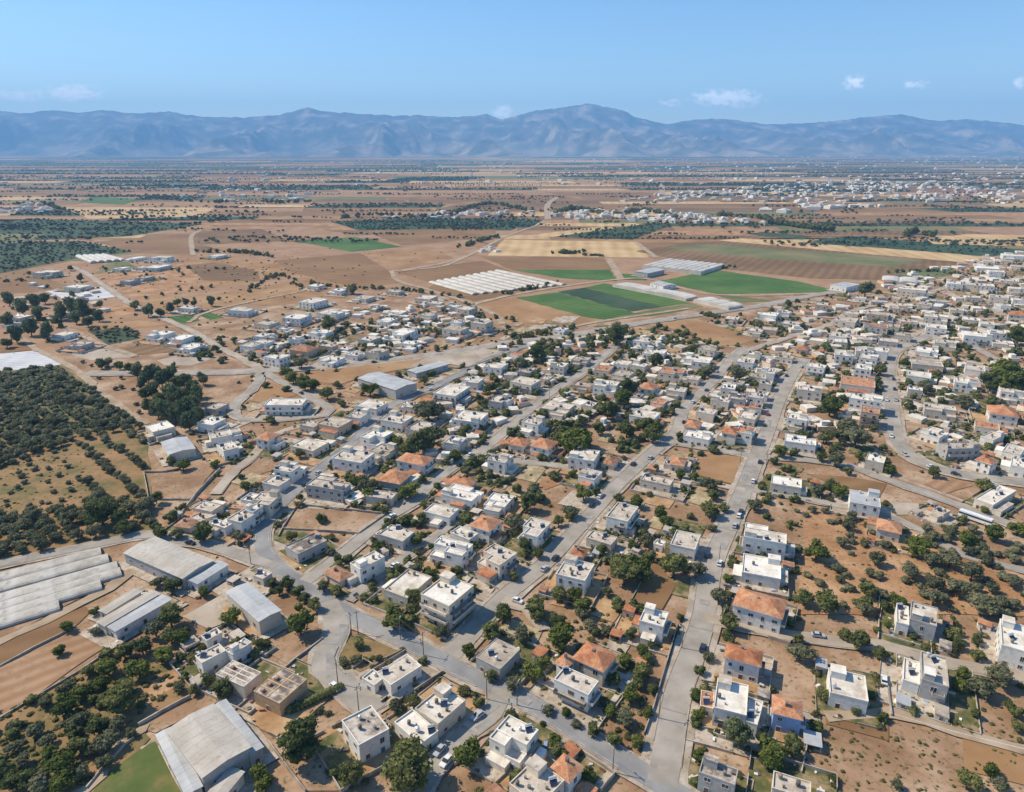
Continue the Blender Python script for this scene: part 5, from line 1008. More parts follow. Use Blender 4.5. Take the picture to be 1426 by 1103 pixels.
scatter('olive', [(1255, 720), (1440, 760), (1440, 860), (1250, 860)], 90, 3.2, 5.4)
scatter('shrub', [(1100, 690), (1440, 780), (1440, 920), (1100, 880)], 380, .4, 1.5)
scatter('shrub', [(1120, 1005), (1240, 990), (1440, 1040), (1440, 1110), (1120, 1110)], 300, .35, 1.3)
scatter('shrub', [(1240, 950), (1440, 1010), (1440, 1050), (1250, 1000)], 150, .4, 1.8)
scatter('shrub', [(0, 1000), (150, 910), (270, 935), (190, 1010), (120, 1103), (0, 1103)], 560, .6, 2.2)
scatter('round', [(0, 1005), (150, 915), (200, 920), (180, 1000), (120, 1103), (0, 1103)], 22, 3, 5)
scatter('shrub', [(0, 640), (130, 620), (130, 750), (0, 775)], 800, .6, 1.6)
scatter('shrub', [(740, 870), (930, 840), (910, 1060), (760, 980)], 340, .7, 2.0)
scatter('round', [(140, 500), (285, 510), (285, 585), (215, 585)], 26, 3, 5)
scatter('olive', [(110, 505), (150, 505), (215, 570), (200, 590)], 90, 3, 4.5)
scatter('olive', [(123, 460), (180, 456), (198, 470), (150, 480)], 120, 3, 4.6)
VILL = [(210, 610), (330, 530), (380, 460), (640, 440), (760, 470), (1000, 445), (1180, 405), (1426, 360), (1426, 680), (1110, 650), (1060, 860), (960, 1103), (600, 1103), (380, 1000), (280, 930), (300, 760), (210, 740)]
scatter('round', VILL, 2100, 2.6, 6.0)
scatter('round', [(400, 470), (640, 420), (720, 450), (480, 500), (280, 510), (230, 470)], 520, 2.6, 6)
scatter('shrub', VILL, 6800, .8, 2.6, clear=.5)
scatter('round', VILL, 900, 2.2, 3.8, clear=.8)
scatter('round', [(1426, 380), (1800, 380), (1800, 700), (1426, 680)], 420, 3, 6)
scatter('olive', [(1426, 740), (1700, 760), (1700, 1000), (1426, 960)], 220, 3, 5)
scatter('round', [(-260, 380), (0, 400), (0, 520), (-260, 520)], 120, 3, 7)
scatter('olive', [(-300, 540), (-60, 530), (-60, 780), (-300, 800)], 420, 4, 6)
scatter('round', [(-260, 900), (0, 980), (0, 1103), (-260, 1103)], 160, 3, 6)
scatter('round', [(700, 480), (1000, 450), (1000, 640), (620, 660)], 700, 3.5, 7.0)
scatter('round', [(1130, 470), (1426, 440), (1426, 650), (1140, 640)], 420, 3.5, 7)
scatter('round', [(1010, 470), (1440, 400), (1440, 640), (1050, 640)], 520, 3.2, 6.2)
scatter('shrub', [(0, 375), (420, 345), (640, 350), (560, 400), (240, 450), (0, 400)], 150, 1.0, 3.4)
scatter('round', [(0, 385), (270, 360), (400, 390), (230, 440), (0, 470)], 90, 3, 6)
scatter('round', [(640, 480), (860, 470), (1000, 490), (900, 620), (600, 600)], 240, 3, 6)
scatter('round', [(1000, 640), (1110, 640), (1110, 860), (960, 1103), (940, 1000)], 160, 2.6, 4.6)
scatter('round', [(480, 640), (720, 620), (720, 860), (600, 900), (460, 800)], 260, 2.8, 5.0)
scatter('shrub', [(0, 380), (420, 350), (420, 470), (0, 500)], 500, 1.2, 3.2)
# gardens: shrubs tight against the plot walls
for P, i in PLOTS:
    h = HOUSES[i]
    if h['name'] != 'house': continue
    r = random.Random(i)
    for _ in range(16 if h['s'] > 1.4 else 9):
        e = r.randrange(4); t = r.random(); A, B = P[e], P[(e+1) % 4]; x, y = A[0]+(B[0]-A[0])*t+r.uniform(-1.2, 1.2), A[1]+(B[1]-A[1])*t+r.uniform(-1.2, 1.2)
        if road_gap(x, y) > .3 and not inside_house(x, y, .7): SC['shrub' if r.random() < .75 else 'round'].append((x, y, r.uniform(1.0, 2.6) if r.random() < .8 else r.uniform(2.8, 4.2)))
# far trees: along field edges, round farmsteads and as orchards
def far_trees(n):
    for _ in range(n):
        t = rng.random(); y = 1250*(9000/1250)**t; x = rng.uniform(-.8, .8)*y
        if road_gap(x, y) < 6: continue
        m = int(rng.integers(3, 22)); a = rng.choice([0, 0, .05, 1.05, -.1, R(62)]); sp = rng.uniform(5, 12)*(1+y/5000)
        for k in range(m):
            SC['far'].append((x+math.cos(a)*k*sp+rng.normal()*sp*.9, y+math.sin(a)*k*sp+rng.normal()*9, rng.uniform(4, 8)*(1+y/9000)))
far_trees(170)
for (a, b) in HEDGE:
    if a[1] < 1150 or a[1] > 8000 or rng.random() > .6: continue
    L = math.hypot(b[0]-a[0], b[1]-a[1]); t0 = rng.uniform(0, .5); t1 = rng.uniform(t0+.1, 1); st_ = 4.5+a[1]/450
    for t in np.arange(t0, t1, st_/L): SC['far'].append((a[0]+(b[0]-a[0])*t+rng.normal()*1.5, a[1]+(b[1]-a[1])*t+rng.normal()*(2+a[1]/700), rng.uniform(3.5, 7)*(1+a[1]/9000)))
for (x, y, wd, hg) in FARDARK:
    if y > 5200 or y < 1150: continue
    n = int(min(160, wd*hg/ (60+y*.05)**1.15))
    for _ in range(n): SC['far'].append((x+rng.uniform(-.5, .5)*wd, y+rng.uniform(-.5, .5)*hg, rng.uniform(4, 7)*(1+y/7000)))
for pts, n in (([(0, 309), (44, 305), (286, 312), (182, 329), (0, 337)], 900), ([(44, 337), (111, 336), (185, 351), (111, 359), (40, 373), (0, 381), (-60, 385), (-60, 345)], 1000), ([(460, 309), (560, 305), (756, 306), (740, 317), (500, 321)], 700),
               ([(770, 330), (900, 312), (935, 314), (880, 334)], 300), ([(1124, 336), (1182, 329), (1440, 349), (1377, 358)], 200)):
    P = [px(*p) for p in pts]; x0, x1, y0, y1 = bbox(P)
    for _ in range(n):
        x, y = rng.uniform(x0, x1), rng.uniform(y0, y1)
        if inpoly(x, y, P): SC['far'].append((x, y, rng.uniform(3.4, 5.2)))
def line_trees(kd, pts, n, d0, d1, jit=3):
    C = smooth([px(*p) for p in pts])
    for _ in range(n):
        q = C[rng.integers(len(C))]; SC[kd].append((q[0]+rng.normal()*jit, q[1]+rng.normal()*jit, rng.uniform(d0, d1)))
for pts, n, d0, d1 in (([(1080, 312), (1120, 318), (1160, 322)], 46, 9, 15), ([(772, 354), (805, 353)], 16, 5, 8), ([(815, 356), (840, 357)], 14, 4, 6), ([(476, 304), (520, 300), (610, 303), (612, 300)], 46, 7, 12), ([(620, 302), (680, 285), (740, 295)], 60, 8, 13),
    ([(770, 300), (800, 292), (850, 300), (900, 295), (940, 305)], 110, 8, 15), ([(1000, 300), (1060, 305), (1075, 312)], 40, 8, 14), ([(1258, 330), (1272, 326), (1300, 330)], 16, 8, 16), ([(640, 345), (690, 330)], 40, 5, 8), ([(275, 352), (330, 352), (380, 358)], 40, 4, 8),
    ([(960, 378), (1030, 372)], 18, 4, 6), ([(700, 412), (745, 402), (780, 394)], 22, 4, 6), ([(340, 408), (385, 384), (420, 400)], 40, 3, 6), ([(720, 470), (760, 465), (800, 458)], 40, 3, 6), ([(430, 395), (470, 400), (560, 405), (640, 415)], 50, 3, 6),
    ([(985, 440), (1060, 455), (1100, 460)], 50, 3, 5), ([(1240, 380), (1300, 378)], 14, 4, 6), ([(205, 275), (280, 282), (400, 283), (440, 280)], 60, 7, 14), ([(0, 285), (60, 285), (90, 295)], 40, 7, 13)):
    line_trees('round', pts, n, d0, d1)
# individual shrubs of the nearest gardens
sh = [(t, t[2]/math.hypot(*t[:2])) for t in SC['shrub']]; sh.sort(key=lambda t: -t[1])
NSH = 200
SHR = [t[0] for t in sh[:NSH]]; SC['shrub'] = [t[0] for t in sh[NSH:]]
for x, y, D in SHR: plant('shrub', 'shrub', x, y, D, int(x*9+y*5))
def mass(name, kd, lst, m):
    if not lst: return
    groups = {}
    V, F, n = [], [], 0
    for i, (x, y, D) in enumerate(lst):
        v, f = LOW[kd][i % len(LOW[kd])]; a = rng.uniform(0, 6.28); c, s_ = math.cos(a), math.sin(a); q = v*np.array([D, D, D*rng.uniform(.85, 1.15)])
        V.append(np.stack([q[:, 0]*c-q[:, 1]*s_+x, q[:, 0]*s_+q[:, 1]*c+y, q[:, 2]], 1)); F.append(f+n); n += len(v)
    o = link(name, npmesh(name, np.concatenate(V), np.concatenate(F), [m])); return tag(o, kind='stuff')
mass('far_foliage', 'far', SC['far'], M_far); mass('village_foliage', 'round', SC['round'], M_tree); mass('orchard_foliage', 'olive', SC['olive'], M_olive)
mass('pine_foliage', 'pine', SC['pine'], M_pine); mass('undergrowth', 'shrub', SC['shrub'], M_shrub)
print('SCATTER', {k: len(v) for k, v in SC.items()}, 'trees', len(TREES), 'houses', len(HOUSES), 'orch', len(ORCH))
for mb, i in WALLS: HOUSES[i]['wall'] = mb.build('garden_wall', M_wallg)

# ------------------------------------------------------------------ greenhouses and plastic tunnels
def tunnel(A, B, wd, hgt, label, group, name='plastic_tunnel'):
    A, B = np.array(A), np.array(B); L = np.linalg.norm(B-A); n = 8; mb = MB(); en = MB()
    arc = [(-wd/2*math.cos(PI*i/n), hgt*math.sin(PI*i/n)**.8) for i in range(n+1)]
    for i in range(n): mb.face([(0, *arc[i]), (L, *arc[i]), (L, *arc[i+1]), (0, *arc[i+1])][::-1])
    for xx in (0.01, L-.01): en.face([(xx, *a) for a in arc])
    root = bpy.data.objects.new(name, None); COL.objects.link(root); root.location = (*A, ZY+.14); root.rotation_euler = (0, 0, math.atan2(B[1]-A[1], B[0]-A[0]))
    pl = M_plastic if 'orchard road' in group else M_plastw
    mb.build('cover', pl, root); en.build('end_sheet', pl, root)
    hp = MB(); k = max(2, int(L/12))
    for j in range(k+1):
        xx = L*j/k
        for i in range(n):
            a, b = arc[i], arc[i+1]; hp.face([(xx-.1, a[0]*1.01, a[1]*1.01+.02), (xx+.1, a[0]*1.01, a[1]*1.01+.02), (xx+.1, b[0]*1.01, b[1]*1.01+.02), (xx-.1, b[0]*1.01, b[1]*1.01+.02)])
    hp.build('hoop', pl, root)
    return tag(root, label, 'tunnel', group)
T_ = [((-120, 855), (560, 680), 9, 'topmost long plastic tunnel beside the orchard road'), ((-120, 910), (600, 715), 9, 'second plastic tunnel down from the orchard road'), ((-150, 985), (650, 757), 9, 'third plastic tunnel down from the orchard road'),
      ((-150, 1035), (668, 790), 8, 'fourth plastic tunnel down from the orchard road'), ((-150, 1080), (560, 862), 8, 'fifth plastic tunnel, ending short above the dirt track'), ((-150, 1122), (330, 975), 8, 'lowest short plastic tunnel by the dirt track bank')]
for a, b, wd, lab in T_: tunnel(px(*cz('C1', *a)), px(*cz('C1', *b)), wd*.82, 1.5, lab, 'plastic tunnels below the orchard road')
for k in range(10):
    t = k/9; A = px(601+t*(692-601), 394+t*(378-394)); B = px(662+t*(785-662), 411+t*(398-411))
    tunnel(A, B, 8.0, 2.0, ordw(k)+' pale tunnel from the near edge of the brown field tunnel block', 'tunnels in the brown field')
for k in range(5):
    t = k/4; A = px(110+t*34, 358+t*-1.5); B = px(131+t*42, 367+t*-3)
    tunnel(A, B, 9, 3.2, ordw(k)+' white tunnel of the small group by the dark orchard', 'tunnels by the dark orchard')
def glasshouse(c, L, F, Rr, spans, label, hgt=4):
    x, y, wu, wv, ang = corners(c, L, F, Rr, hgt)
    root = bpy.data.objects.new('greenhouse', None); COL.objects.link(root); root.location = (x, y, 0); root.rotation_euler = (0, 0, ang)
    wl = MB(); wl.box(-wu/2, wu/2, -wv/2, wv/2, 0, hgt-.02, 0); wl.build('wall', M_plastw, root)
    for k in range(spans):
        y0 = -wv/2+wv*k/spans; d = wv/spans; mb = MB(); n = 5
        arc = [(y0+d*(.5-.5*math.cos(PI*i/n)), hgt+1.6*math.sin(PI*i/n)) for i in range(n+1)]
        for i in range(n): mb.face([(-wu/2, *arc[i]), (wu/2, *arc[i]), (wu/2, *arc[i+1]), (-wu/2, *arc[i+1])])
        for xx in (-wu/2, wu/2): mb.face([(xx, *a) for a in arc])
        mb.build('roof_span', M_plastw, root)
    return tag(root, label, 'greenhouse')
glasshouse('P', (893, 370), (976, 379), (1011, 369), 9, 'large white many-span greenhouse beyond the green crop fields')
glasshouse('T6', (630, 222), (1010, 305), (1040, 285), 2, 'long narrow white greenhouse along the striped green field', 3)
glasshouse('T6', (1050, 305), (1240, 350), (1315, 335), 3, 'short white greenhouse block by the valley road', 3)
glasshouse('P', (1225, 391), (1275, 394), (1280, 388), 2, 'low pale greenhouse at the edge of the upper houses', 3)

# ------------------------------------------------------------------ far villages and farmsteads: hundreds of houses a few pixels wide
VH = MB(); vcol = [wallmat('w'), wallmat('c'), wallmat('t'), M_roofw, M_roofc, M_tile]
def far_house(x, y, big=1., low=False):
    a = rng.uniform(0, PI); W_, D_ = rng.uniform(8, 17)*big, rng.uniform(8, 14)*big; h = rng.choice([3.6, 4, 6.6, 7])*(1+.12*(big-1)) if not low else rng.uniform(2.6, 3.5); b = len(VH.v)
    P = [(x+rot(q, a)[0], y+rot(q, a)[1]) for q in ((-W_/2, -D_/2), (W_/2, -D_/2), (W_/2, D_/2), (-W_/2, D_/2))]
    VH.prism(P, 0, h, int(rng.choice([0, 0, 1, 1, 2])), int(rng.choice([3, 3, 4, 4, 5], p=[.3, .3, .17, .15, .08])))
    if rng.random() < (.12 if low else .5):
        Q = [(x+rot(q, a)[0], y+rot(q, a)[1]) for q in ((-W_/4, -D_/4), (W_/4, -D_/4), (W_/4, D_/5), (-W_/4, D_/5))]; VH.prism(Q, h, h+2.4, 0, 3)
LOWH = []
def village(pts, n, big=1., tr=.6):
    P = [px(*p) for p in pts]; x0, x1, y0, y1 = bbox(P); k = 0
    for _ in range(n*6):
        x, y = rng.uniform(x0, x1), rng.uniform(y0, y1)
        if inpoly(x, y, P) and not any(inpoly(x, y, k_) for k_ in KEEP) and road_gap(x, y) > 3 and house_gap(x, y) > (4 if big > .95 else 3.2) and (big > .95 or min(abs(x-q[0])+abs(y-q[1]) for q in LOWH+[(1e6, 0)]) > 13):
            if big < .95: LOWH.append((x, y))
            far_house(x, y, big, big < .95); k += 1
        if k >= n: break
    return k
village([(925, 275), (1010, 262), (1180, 252), (1300, 256), (1440, 268), (1440, 284), (1300, 282), (1180, 285), (1060, 284), (930, 278)], 360, 1.45)
village([(765, 300), (850, 292), (950, 295), (1060, 312), (1075, 316), (960, 312), (840, 307), (790, 308)], 120, 1.1)
village([(490, 306), (620, 297), (740, 296), (745, 302), (610, 306)], 34, 1.1)
village([(860, 280), (950, 266), (1000, 270), (940, 284)], 40, 1.4)
village([(1040, 292), (1190, 285), (1260, 290), (1100, 297)], 16, 2.2)
village([(880, 226), (1426, 219), (1426, 236), (1000, 246), (860, 238)], 190, 2.1)
village([(200, 270), (420, 268), (480, 278), (320, 282)], 22, 1.8)
village([(0, 288), (60, 285), (75, 296), (0, 300)], 22, 1.2)
village([(0, 226), (860, 222), (860, 262), (0, 268)], 150, 2.2)
village([(860, 246), (1426, 240), (1426, 258), (900, 262)], 90, 2.0)
village([(1180, 405), (1330, 365), (1440, 345), (1440, 420), (1200, 440)], 60, .8)
village([(1060, 440), (1200, 425), (1426, 430), (1426, 470), (1100, 480)], 40, .75)
village([(470, 430), (640, 420), (680, 450), (500, 490), (370, 500)], 26, .6)
village([(880, 470), (1000, 475), (1000, 560), (820, 600)], 18, .6)
village([(640, 352), (690, 345), (700, 350), (650, 360)], 5, .9)
village([(400, 470), (640, 430), (700, 460), (560, 500), (430, 515), (280, 480)], 40, .62)
village([(700, 480), (860, 470), (1000, 480), (1010, 540), (880, 600), (700, 600), (600, 580)], 70, .62)
village([(1010, 490), (1110, 470), (1230, 470), (1240, 600), (1070, 600), (960, 600)], 60, .62)
village([(1250, 480), (1440, 440), (1440, 650), (1260, 600)], 50, .62)
village([(470, 600), (600, 560), (720, 620), (560, 700), (420, 700)], 26, .55)
village([(1440, 380), (1750, 380), (1750, 700), (1440, 690)], 130, 1.0)
village([(0, 395), (150, 400), (160, 450), (0, 470)], 14, .8)
village([(0, 222), (1426, 221), (1426, 232), (0, 236)], 140, 2.6)
village([(100, 236), (1000, 232), (900, 262), (60, 270)], 90, 1.7)
for X in np.linspace(870, 1426, 90):                       # the white strip of a town under the mountains
    x, y = px(X+rng.normal()*2, 218.4+rng.normal()*.35); far_house(x, y, 6)
tag(VH.build('village_houses', vcol), kind='stuff')
o_ = bpy.data.objects['village_houses']

# ------------------------------------------------------------------ cars, a coach and poles
CARP = mat('car_paint', [(.68, .68, .67), (.62, .62, .63), (.30, .31, .33), (.045, .05, .06), (.33, .05, .04), (.10, .16, .30)], scale=.01, rough=.25, spec=.5)
def carpaint(k):
    c = {'white': (.72, .72, .70), 'silver': (.42, .43, .45), 'dark': (.035, .04, .05), 'red': (.38, .05, .04), 'blue': (.08, .14, .30)}[k]
    return mat('car_paint_'+k, [c, tuple(v*1.1 for v in c)], scale=.3, rough=.28, spec=.5)
def wheel_mesh():
    mb = MB(); n = 12
    for (r0, r1, y0, y1, m) in ((.33, .33, -.11, .11, 0),):
        A = [(math.cos(2*PI*i/n), math.sin(2*PI*i/n)) for i in range(n)]
        for i in range(n):
            a, b = A[i], A[(i+1) % n]; mb.face([(a[0]*.33, -.11, a[1]*.33), (b[0]*.33, -.11, b[1]*.33), (b[0]*.33, .11, b[1]*.33), (a[0]*.33, .11, a[1]*.33)], 0)
        for yy in (-.11, .11): mb.face([(a[0]*.33, yy, a[1]*.33) for a in A], 0); mb.face([(a[0]*.19, yy*1.06, a[1]*.19) for a in A], 1)
    return mb.mesh('wheel', [M_tankd, M_steel])
WHEEL_ME = wheel_mesh()
def loft(prof, half, mats, mi):
    """side profile (x, z) pushed out to both sides, narrower at the top"""
    mb = MB(); n = len(prof); zt = max(p[1] for p in prof)
    L = [(x, -half*(1-.16*max(0, (z-.85)/.6)), z) for x, z in prof]; Rr = [(x, -q, z) for x, q, z in L]
    for i in range(n): mb.face([L[i], Rr[i], Rr[(i+1) % n], L[(i+1) % n]], mi)
    mb.face(L, mi); mb.face(Rr[::-1], mi); return mb
BODY = [(-2.1, .35), (-2.12, .75), (-2.0, .95), (-1.1, 1.0), (.75, .95), (1.95, .80), (2.12, .6), (2.1, .35)]
CAB = [(-1.75, .96), (-1.35, 1.42), (.15, 1.45), (.95, .955)]
GLS = MB()
CARM = {}
def car_meshes(k):
    if k in CARM: return CARM[k]
    b = loft(BODY, .86, None, 0); me = b.mesh('body', [carpaint(k)])
    c = loft(CAB, .80, None, 0); c.m = [0]*len(c.m); cm = c.mesh('window_band', [M_glass])
    rr = MB(); rr.face([(-1.30, -.66, 1.452), (.12, -.66, 1.468), (.12, .66, 1.468), (-1.30, .66, 1.452)]); rm = rr.mesh('roof_panel', [carpaint(k)])
    CARM[k] = (me, cm, rm); return CARM[k]
CARS = []
def car(x, y, rz, k, z):
    root = bpy.data.objects.new('parked_car', None); COL.objects.link(root); root.location = (x, y, z); root.rotation_euler = (0, 0, rz)
    me, cm, rm = car_meshes(k); link('body', me, root); link('window_band', cm, root); link('roof_panel', rm, root)
    for sx in (-1.3, 1.35):
        for sy in (-.82, .82): o = link('wheel', WHEEL_ME, root); o.location = (sx, sy, .33)
    CARS.append((root, k, x, y)); return root
zc = ZR+.2
def carp(X, Y, k, ang=None):
    x, y = px(X, Y); i, s_, ln = street_of(x, y); C = RCL[i]; j = int(np.hypot(C[:, 0]-x, C[:, 1]-y).argmin()); T = C[min(j+1, len(C)-1)]-C[max(j-1, 0)]
    if ang is None and i >= 0:
        T = T/np.linalg.norm(T); N_ = np.array([-T[1], T[0]]); sg = 1 if (np.array([x, y])-C[j])@N_ > 0 else -1
        x, y = C[j]+N_*sg*(ROADS[i][2]/2-1.15)+T*((np.array([x, y])-C[j])@T)
    car(x, y, math.atan2(T[1], T[0]) if ang is None else R(ang), k, zc)
for t in ['970 905 dark', '664 1001 silver', '619 1064 white', '604 1046 silver', '719 843 white', '824 707 dark', '992 778 dark', '1009 790 white', '1036 717 dark', '1034 723 white', '1051 645 dark', '267 759 dark', '1245 611 white', '1093 525 dark', '1066 595 dark', '1250 531 dark', '1250 545 dark', '1250 560 silver', '1236 508 dark', '1230 952 white 65', '770 780 dark', '756 795 silver', '838 695 white', '903 640 silver', '948 590 dark', '962 562 white', '980 545 dark', '1000 520 silver', '640 650 dark', '655 636 white', '710 600 silver', '545 722 white', '570 800 white', '590 770 dark', '1020 735 silver', '1042 672 white', '1071 580 red', '1110 512 white', '1238 560 white', '1262 636 silver', '1300 652 white', '1330 663 dark', '1140 893 silver', '1300 922 dark', '460 645 dark', '480 628 white', '445 662 silver', '425 678 dark', '600 545 white', '650 517 dark', '520 505 dark', '833 463 dark', '940 445 white', '700 481 silver', '395 556 dark', '470 960 white', '885 650 dark']:
    q = t.split(); carp(float(q[0]), float(q[1]), q[2], float(q[3]) if len(q) > 3 else None)
x, y = px(1357, 727); root = bpy.data.objects.new('coach', None); COL.objects.link(root); root.location = (x, y, ZY+.13); root.rotation_euler = (0, 0, R(-50))
mb = MB(); mb.box(-6.2, 6.2, -1.25, 1.25, .45, 1.6, 0); mb.box(-6.15, 6.1, -1.2, 1.2, 2.5, 3.1, 0); mb.build('body', carpaint('white'), root)
mb = MB(); mb.box(-6.1, 6.15, -1.18, 1.18, 1.6, 2.5, 0); mb.build('window_band', M_glass, root)
for sx in (-4, 4):
    for sy in (-1.1, 1.1): o = link('wheel', WHEEL_ME, root); o.location = (sx, sy, .5); o.scale = (1.5,)*3
tag(root, 'white coach parked beside the long country lane', 'coach')
M_pole = mat('weathered_pole', [(.16, .12, .09), (.26, .21, .17)], scale=.5)
PM = MB(); PM.cyl((0, 0), .16, 0, 9.5, 8, 0, r2=.10); POLE_ME = PM.mesh('post', [M_pole])
AM = MB(); AM.box(-.9, .9, -.06, .06, 8.7, 8.85, 0); AM.box(-.75, -.65, -.05, .05, 8.85, 9.05, 0); AM.box(.65, .75, -.05, .05, 8.85, 9.05, 0); ARM_ME = AM.mesh('crossarm', [M_pole])
LM = MB(); LM.box(.1, 1.9, -.04, .04, 8.2, 8.28, 0); LM.box(1.5, 2.2, -.12, .12, 8.14, 8.26, 0); LAMP_ME = LM.mesh('lamp_arm', [M_steel])
for t in ['350 788;pole beside the four-bay shed, standing on the bare verge', '499 884;tall pole at the mouth of the stone building road', '490 887;shorter pole at the tip of the triangle garden', '471 955;pole at the corner of the clipped hedge by the stone building road', '500 993;pole behind the stained-roof white house', '678 977;pole on the main road verge by the beige house', '853 1078;pole across the main road from the corner grove', '765 560;pole beside the walled lot street in front of a cream house', '558 893;pole on the kerb opposite the apartment block', '949 905;pole against the long stone wall', '1030 650;pole at the top of the dry grass plot', '1000 790;pole in front of the tall white block', '590 915;pole by the end of the triangle plot wall', '917 1003;pole at the foot of the long stone wall', '720 985;pole beside the main road above the grove', '1066 655;pole at the upper cross lane corner']:
    a, lab = t.split(';'); X, Y = (float(v) for v in a.split()); x, y = px(X, Y)
    root = bpy.data.objects.new('utility_pole', None); COL.objects.link(root); root.location = (x, y, 0); root.rotation_euler = (0, 0, random.uniform(0, 3))
    link('post', POLE_ME, root); link('crossarm', ARM_ME, root); link('lamp_arm', LAMP_ME, root)
    tag(root, lab, 'utility pole', 'poles along the streets')
def wire(i, j, lab):
    a, b = (np.array(px(*q)) for q in (i, j)); n = 10; mb = MB(); D = (b-a)/np.linalg.norm(b-a); N_ = np.array([-D[1], D[0]])*.03
    P = [(*(a+(b-a)*k/n), 8.9-3.2*(k/n)*(1-k/n)) for k in range(n+1)]
    for p, q in zip(P[:-1], P[1:]):
        mb.face([(p[0]-N_[0], p[1]-N_[1], p[2]), (q[0]-N_[0], q[1]-N_[1], q[2]), (q[0]+N_[0], q[1]+N_[1], q[2]), (p[0]+N_[0], p[1]+N_[1], p[2])]); mb.face([(*p[:2], p[2]-.03), (*q[:2], q[2]-.03), (*q[:2], q[2]+.03), (*p[:2], p[2]+.03)])
    tag(mb.build('overhead_wire', M_tankd), lab, 'wire', 'wires between the poles')
for i, j, lab in (((499, 884), (558, 893), 'wire from the tall junction pole to the kerb pole opposite the apartment block'), ((558, 893), (590, 915), 'wire from the apartment block kerb pole to the triangle plot wall pole'), ((590, 915), (678, 977), 'wire from the triangle plot wall pole to the beige house pole'), ((678, 977), (720, 985), 'wire from the beige house pole across to the grove pole'), ((720, 985), (853, 1078), 'wire along the grove to the pole across the main road')): wire(i, j, lab)
# the clipped hedge by the stone building road
hb = MB(); A, B = np.array(px(*cz('C6', 215, 595))), np.array(px(*cz('C6', 490, 468)))
V, F, n = [], [], 0
for t in np.linspace(0, 1, 26):
    p = A+(B-A)*t; v, f = LOW['shrub'][int(t*25) % 2]; V.append(v*np.array([3.2, 3.2, 3.4])+np.array([*p, .3])); F.append(f+n); n += len(v)
tag(link('hedge', npmesh('hedge', np.concatenate(V), np.concatenate(F), [M_tree])), 'long clipped dark hedge along the stone building road yard', 'hedge')

# ------------------------------------------------------------------ labels
COLW = {'w': 'white', 'c': 'cream', 't': 'tan', 'g': 'grey', 'b': 'beige', 'u': 'blue', 'o': 'ochre', 'e': 'sage green'}
RFW = {'f': 'pale flat roof', 'd': 'dusty flat roof', 's': 'stained flat roof', 'h': 'orange hipped roof', 'k': 'brown hipped roof', 't': 'orange flat-tiled roof', 'm': 'grey sheet roof', 'n': 'beige sheet roof', 'x': 'flat grey sheet roof'}
CATW = {'house': 'house', 'apartment_block': 'apartment block', 'warehouse': 'warehouse', 'long_shed': 'shed', 'lean_to': 'lean-to', 'stone_building': 'stone building'}
groups = {}
for h in HOUSES:
    if h['name'] == 'house':
        i, sd_, ln = street_of(h['x'], h['y']); h['st_'] = (i, sd_); groups.setdefault((i, sd_), []).append((ln, h))
for (i, sd_), L in groups.items():
    L.sort(key=lambda t: t[0])
    for k, (ln, h) in enumerate(L):
        h['ref'] = f"{ordw(k)} house up {ROADS[i][0]}'s {sd_} side"
        stw = 'tall' if h['st'] >= 2.5 else 'two-storey' if h['st'] >= 1.9 else 'low'
        tag(h['o'], f"{stw} {COLW[h['col']]} house, {RFW[h['roof']].replace(' roof','')} roof, {h['ref'].replace(' house','')}", 'house', 'village houses')
special = {}
WL = ['first bay from the orchard of the four-bay beige-roofed shed', 'second bay from the orchard of the four-bay beige-roofed shed', 'third bay from the orchard of the four-bay beige-roofed shed', 'widest last bay of the four-bay beige-roofed shed',
      'white lean-to shed against the last bay of the four-bay shed', 'grey-roofed gabled workshop above the gravel yard', 'large beige-roofed metal barn beside the green meadow', 'grey lean-to along the meadow side of the large metal barn', 'grey lean-to along the shaded side of the large metal barn', 'low store before the front gable of the large metal barn', 'white-roofed gabled store beside the orchard edge', 'long white-roofed shed nearest the gravel yard, below the plastic tunnels', 'long beige-roofed shed behind the white-roofed long shed', 'low narrow shed by the end of the plastic tunnels',
      'large grey gabled hall below the dusty triangle', 'long low grey hall behind the big gabled hall', 'white box warehouse at the end of the green crop field', 'small white shed by the long narrow greenhouse', 'grey workshop in front of the large greenhouse']
WS = ['first bay of the four-bay shed', 'second bay of the four-bay shed', 'third bay of the four-bay shed', 'last bay of the four-bay shed', 'white lean-to', 'gabled workshop', 'large metal barn', 'meadow lean-to', 'shaded lean-to', 'low barn store', 'white-roofed store', 'long white-roofed shed', 'long beige-roofed shed', 'low narrow shed', 'large gabled hall', 'long low hall', 'white box warehouse', 'small greenhouse shed', 'large greenhouse workshop']
k = 0; sb = 0
for h in HOUSES:
    if h['name'] in ('warehouse', 'long_shed', 'lean_to'): h['ref'] = WS[k]; tag(h['o'], WL[k], CATW[h['name']]); k += 1
    elif h['name'] == 'apartment_block': h['ref'] = 'three-storey apartment block'; tag(h['o'], 'cream three-storey apartment block with balconies beside the main road', 'apartment block')
    elif h['name'] == 'stone_building':
        h['ref'] = ['ochre stone building', 'cream stone building'][sb]; tag(h['o'], ['ochre old stone building with stained roof panels by the side road', 'cream old stone building behind the ochre one'][sb], 'stone building', 'old stone buildings'); sb += 1
for o, i, x, y, kd in OUT:
    n = sum(1 for q in OUT if q[1] == i and q[4] == kd and q[0].name < o.name)
    tag(o, f"{'second ' if n else ''}small {'shed' if kd == 'outbuilding' else 'awning'} beside the {HOUSES[i]['ref']}", 'outbuilding' if kd == 'outbuilding' else 'awning', 'sheds and awnings in the plots')
used = {}
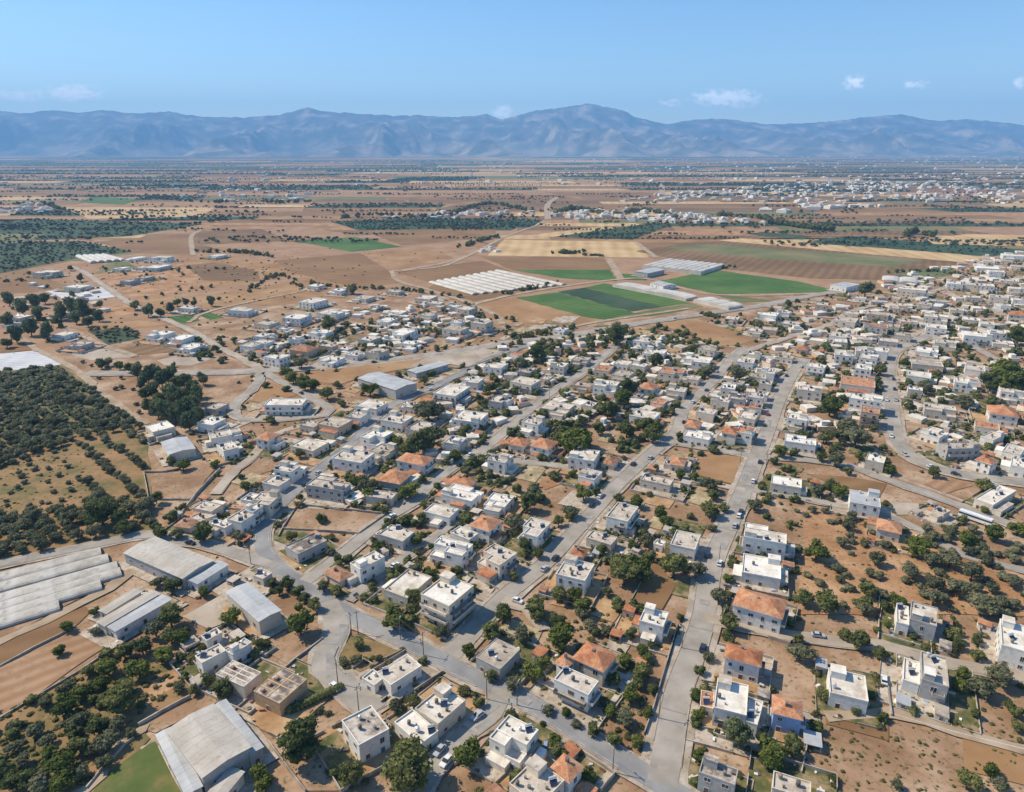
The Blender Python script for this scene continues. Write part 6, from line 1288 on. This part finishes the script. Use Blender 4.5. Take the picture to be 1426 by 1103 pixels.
def near_ref(x, y):
    j = int((np.hypot(HX[:, 0]-x, HX[:, 1]-y)-HX[:, 2]).argmin()); return j, rel_word(x, y, HOUSES[j]['x'], HOUSES[j]['y'])
def uniq(base, tail, key, cands):
    n = used.get(key, 0); used[key] = n+1
    return base+' '+tail if n == 0 else f"{ordw(n)} {base} {tail}"
for j, h in enumerate(HOUSES):
    if 'wall' in h: tag(h['wall'], f"low plastered wall round the plot of the {h['ref']}", 'wall', 'garden walls')
REL = {'behind': 'behind', 'in front of': 'before', 'on the shaded side of': 'shadeward of', 'on the sunny side of': 'sunward of'}
LOOK = {'great': 'huge dark tree', 'round': 'rounded green tree', 'bright': 'yellow-green tree', 'olive': 'grey-green olive', 'pine': 'dark pine tree', 'shrub': 'small shrub'}
TREES.sort(key=lambda t: math.hypot(t['x'], t['y']))
for t in TREES:
    if 'row' in t: continue
    j, rw = near_ref(t['x'], t['y']); ref = HOUSES[j]['ref']
    far_ = (np.hypot(HX[j, 0]-t['x'], HX[j, 1]-t['y'])-HX[j, 2])
    key = (t['kind'], j, rw)
    lab = uniq(LOOK[t['kind']], f"{REL[rw]} the {ref}", key, None)
    tag(t['o'], lab, {'olive': 'olive tree', 'pine': 'pine tree', 'shrub': 'shrub'}.get(t['kind'], 'tree'), {'olive': 'olive trees of the groves', 'pine': 'dark pines', 'shrub': 'garden shrubs'}.get(t['kind'], 'trees among the houses'))
rows = {}
for t in TREES:
    if 'row' in t: rows.setdefault(t['row'][0], []).append(t)
for a, rk in enumerate(sorted(rows)):
    for b, t in enumerate(sorted(rows[rk], key=lambda q: q['row'][1])):
        tag(t['o'], f"olive tree, {ordw(b)} up the {ordw(a)} orchard row from the tunnel side", 'olive tree', 'olive orchard rows by the dirt track')
seen = {}
for o, k, x, y in CARS: i, sd_, ln = street_of(x, y); seen.setdefault((i, k), []).append((ln, o))
for (i, k), L in seen.items():
    L.sort(key=lambda q: q[0])
    for n, (ln, o) in enumerate(L): tag(o, f"{k} car parked on {ROADS[i][0]}" if len(L) == 1 else f"{ordw(n)} {k} car up {ROADS[i][0]}", 'car', 'cars along the streets')

# ------------------------------------------------------------------ the air
hz = MB(); hz.box(-45000, 45000, -2500, 22900, -1.2, 1480); ho = hz.build('haze', None) if False else link('haze', hz.mesh('haze', []))
hm = bpy.data.materials.new('haze_air'); hm.use_nodes = True; hn = hm.node_tree; 
for n_ in list(hn.nodes):
    if n_.type != 'OUTPUT_MATERIAL': hn.nodes.remove(n_)
pv = hn.nodes.new('ShaderNodeVolumePrincipled'); pv.inputs['Density'].default_value = 6.8e-5; pv.inputs['Color'].default_value = (.27, .58, 1.0, 1); pv.inputs['Anisotropy'].default_value = 0.0
hn.links.new(pv.outputs[0], hn.nodes['Material Output'].inputs['Volume'])
ho.data.materials.append(hm); tag(ho, kind='stuff')
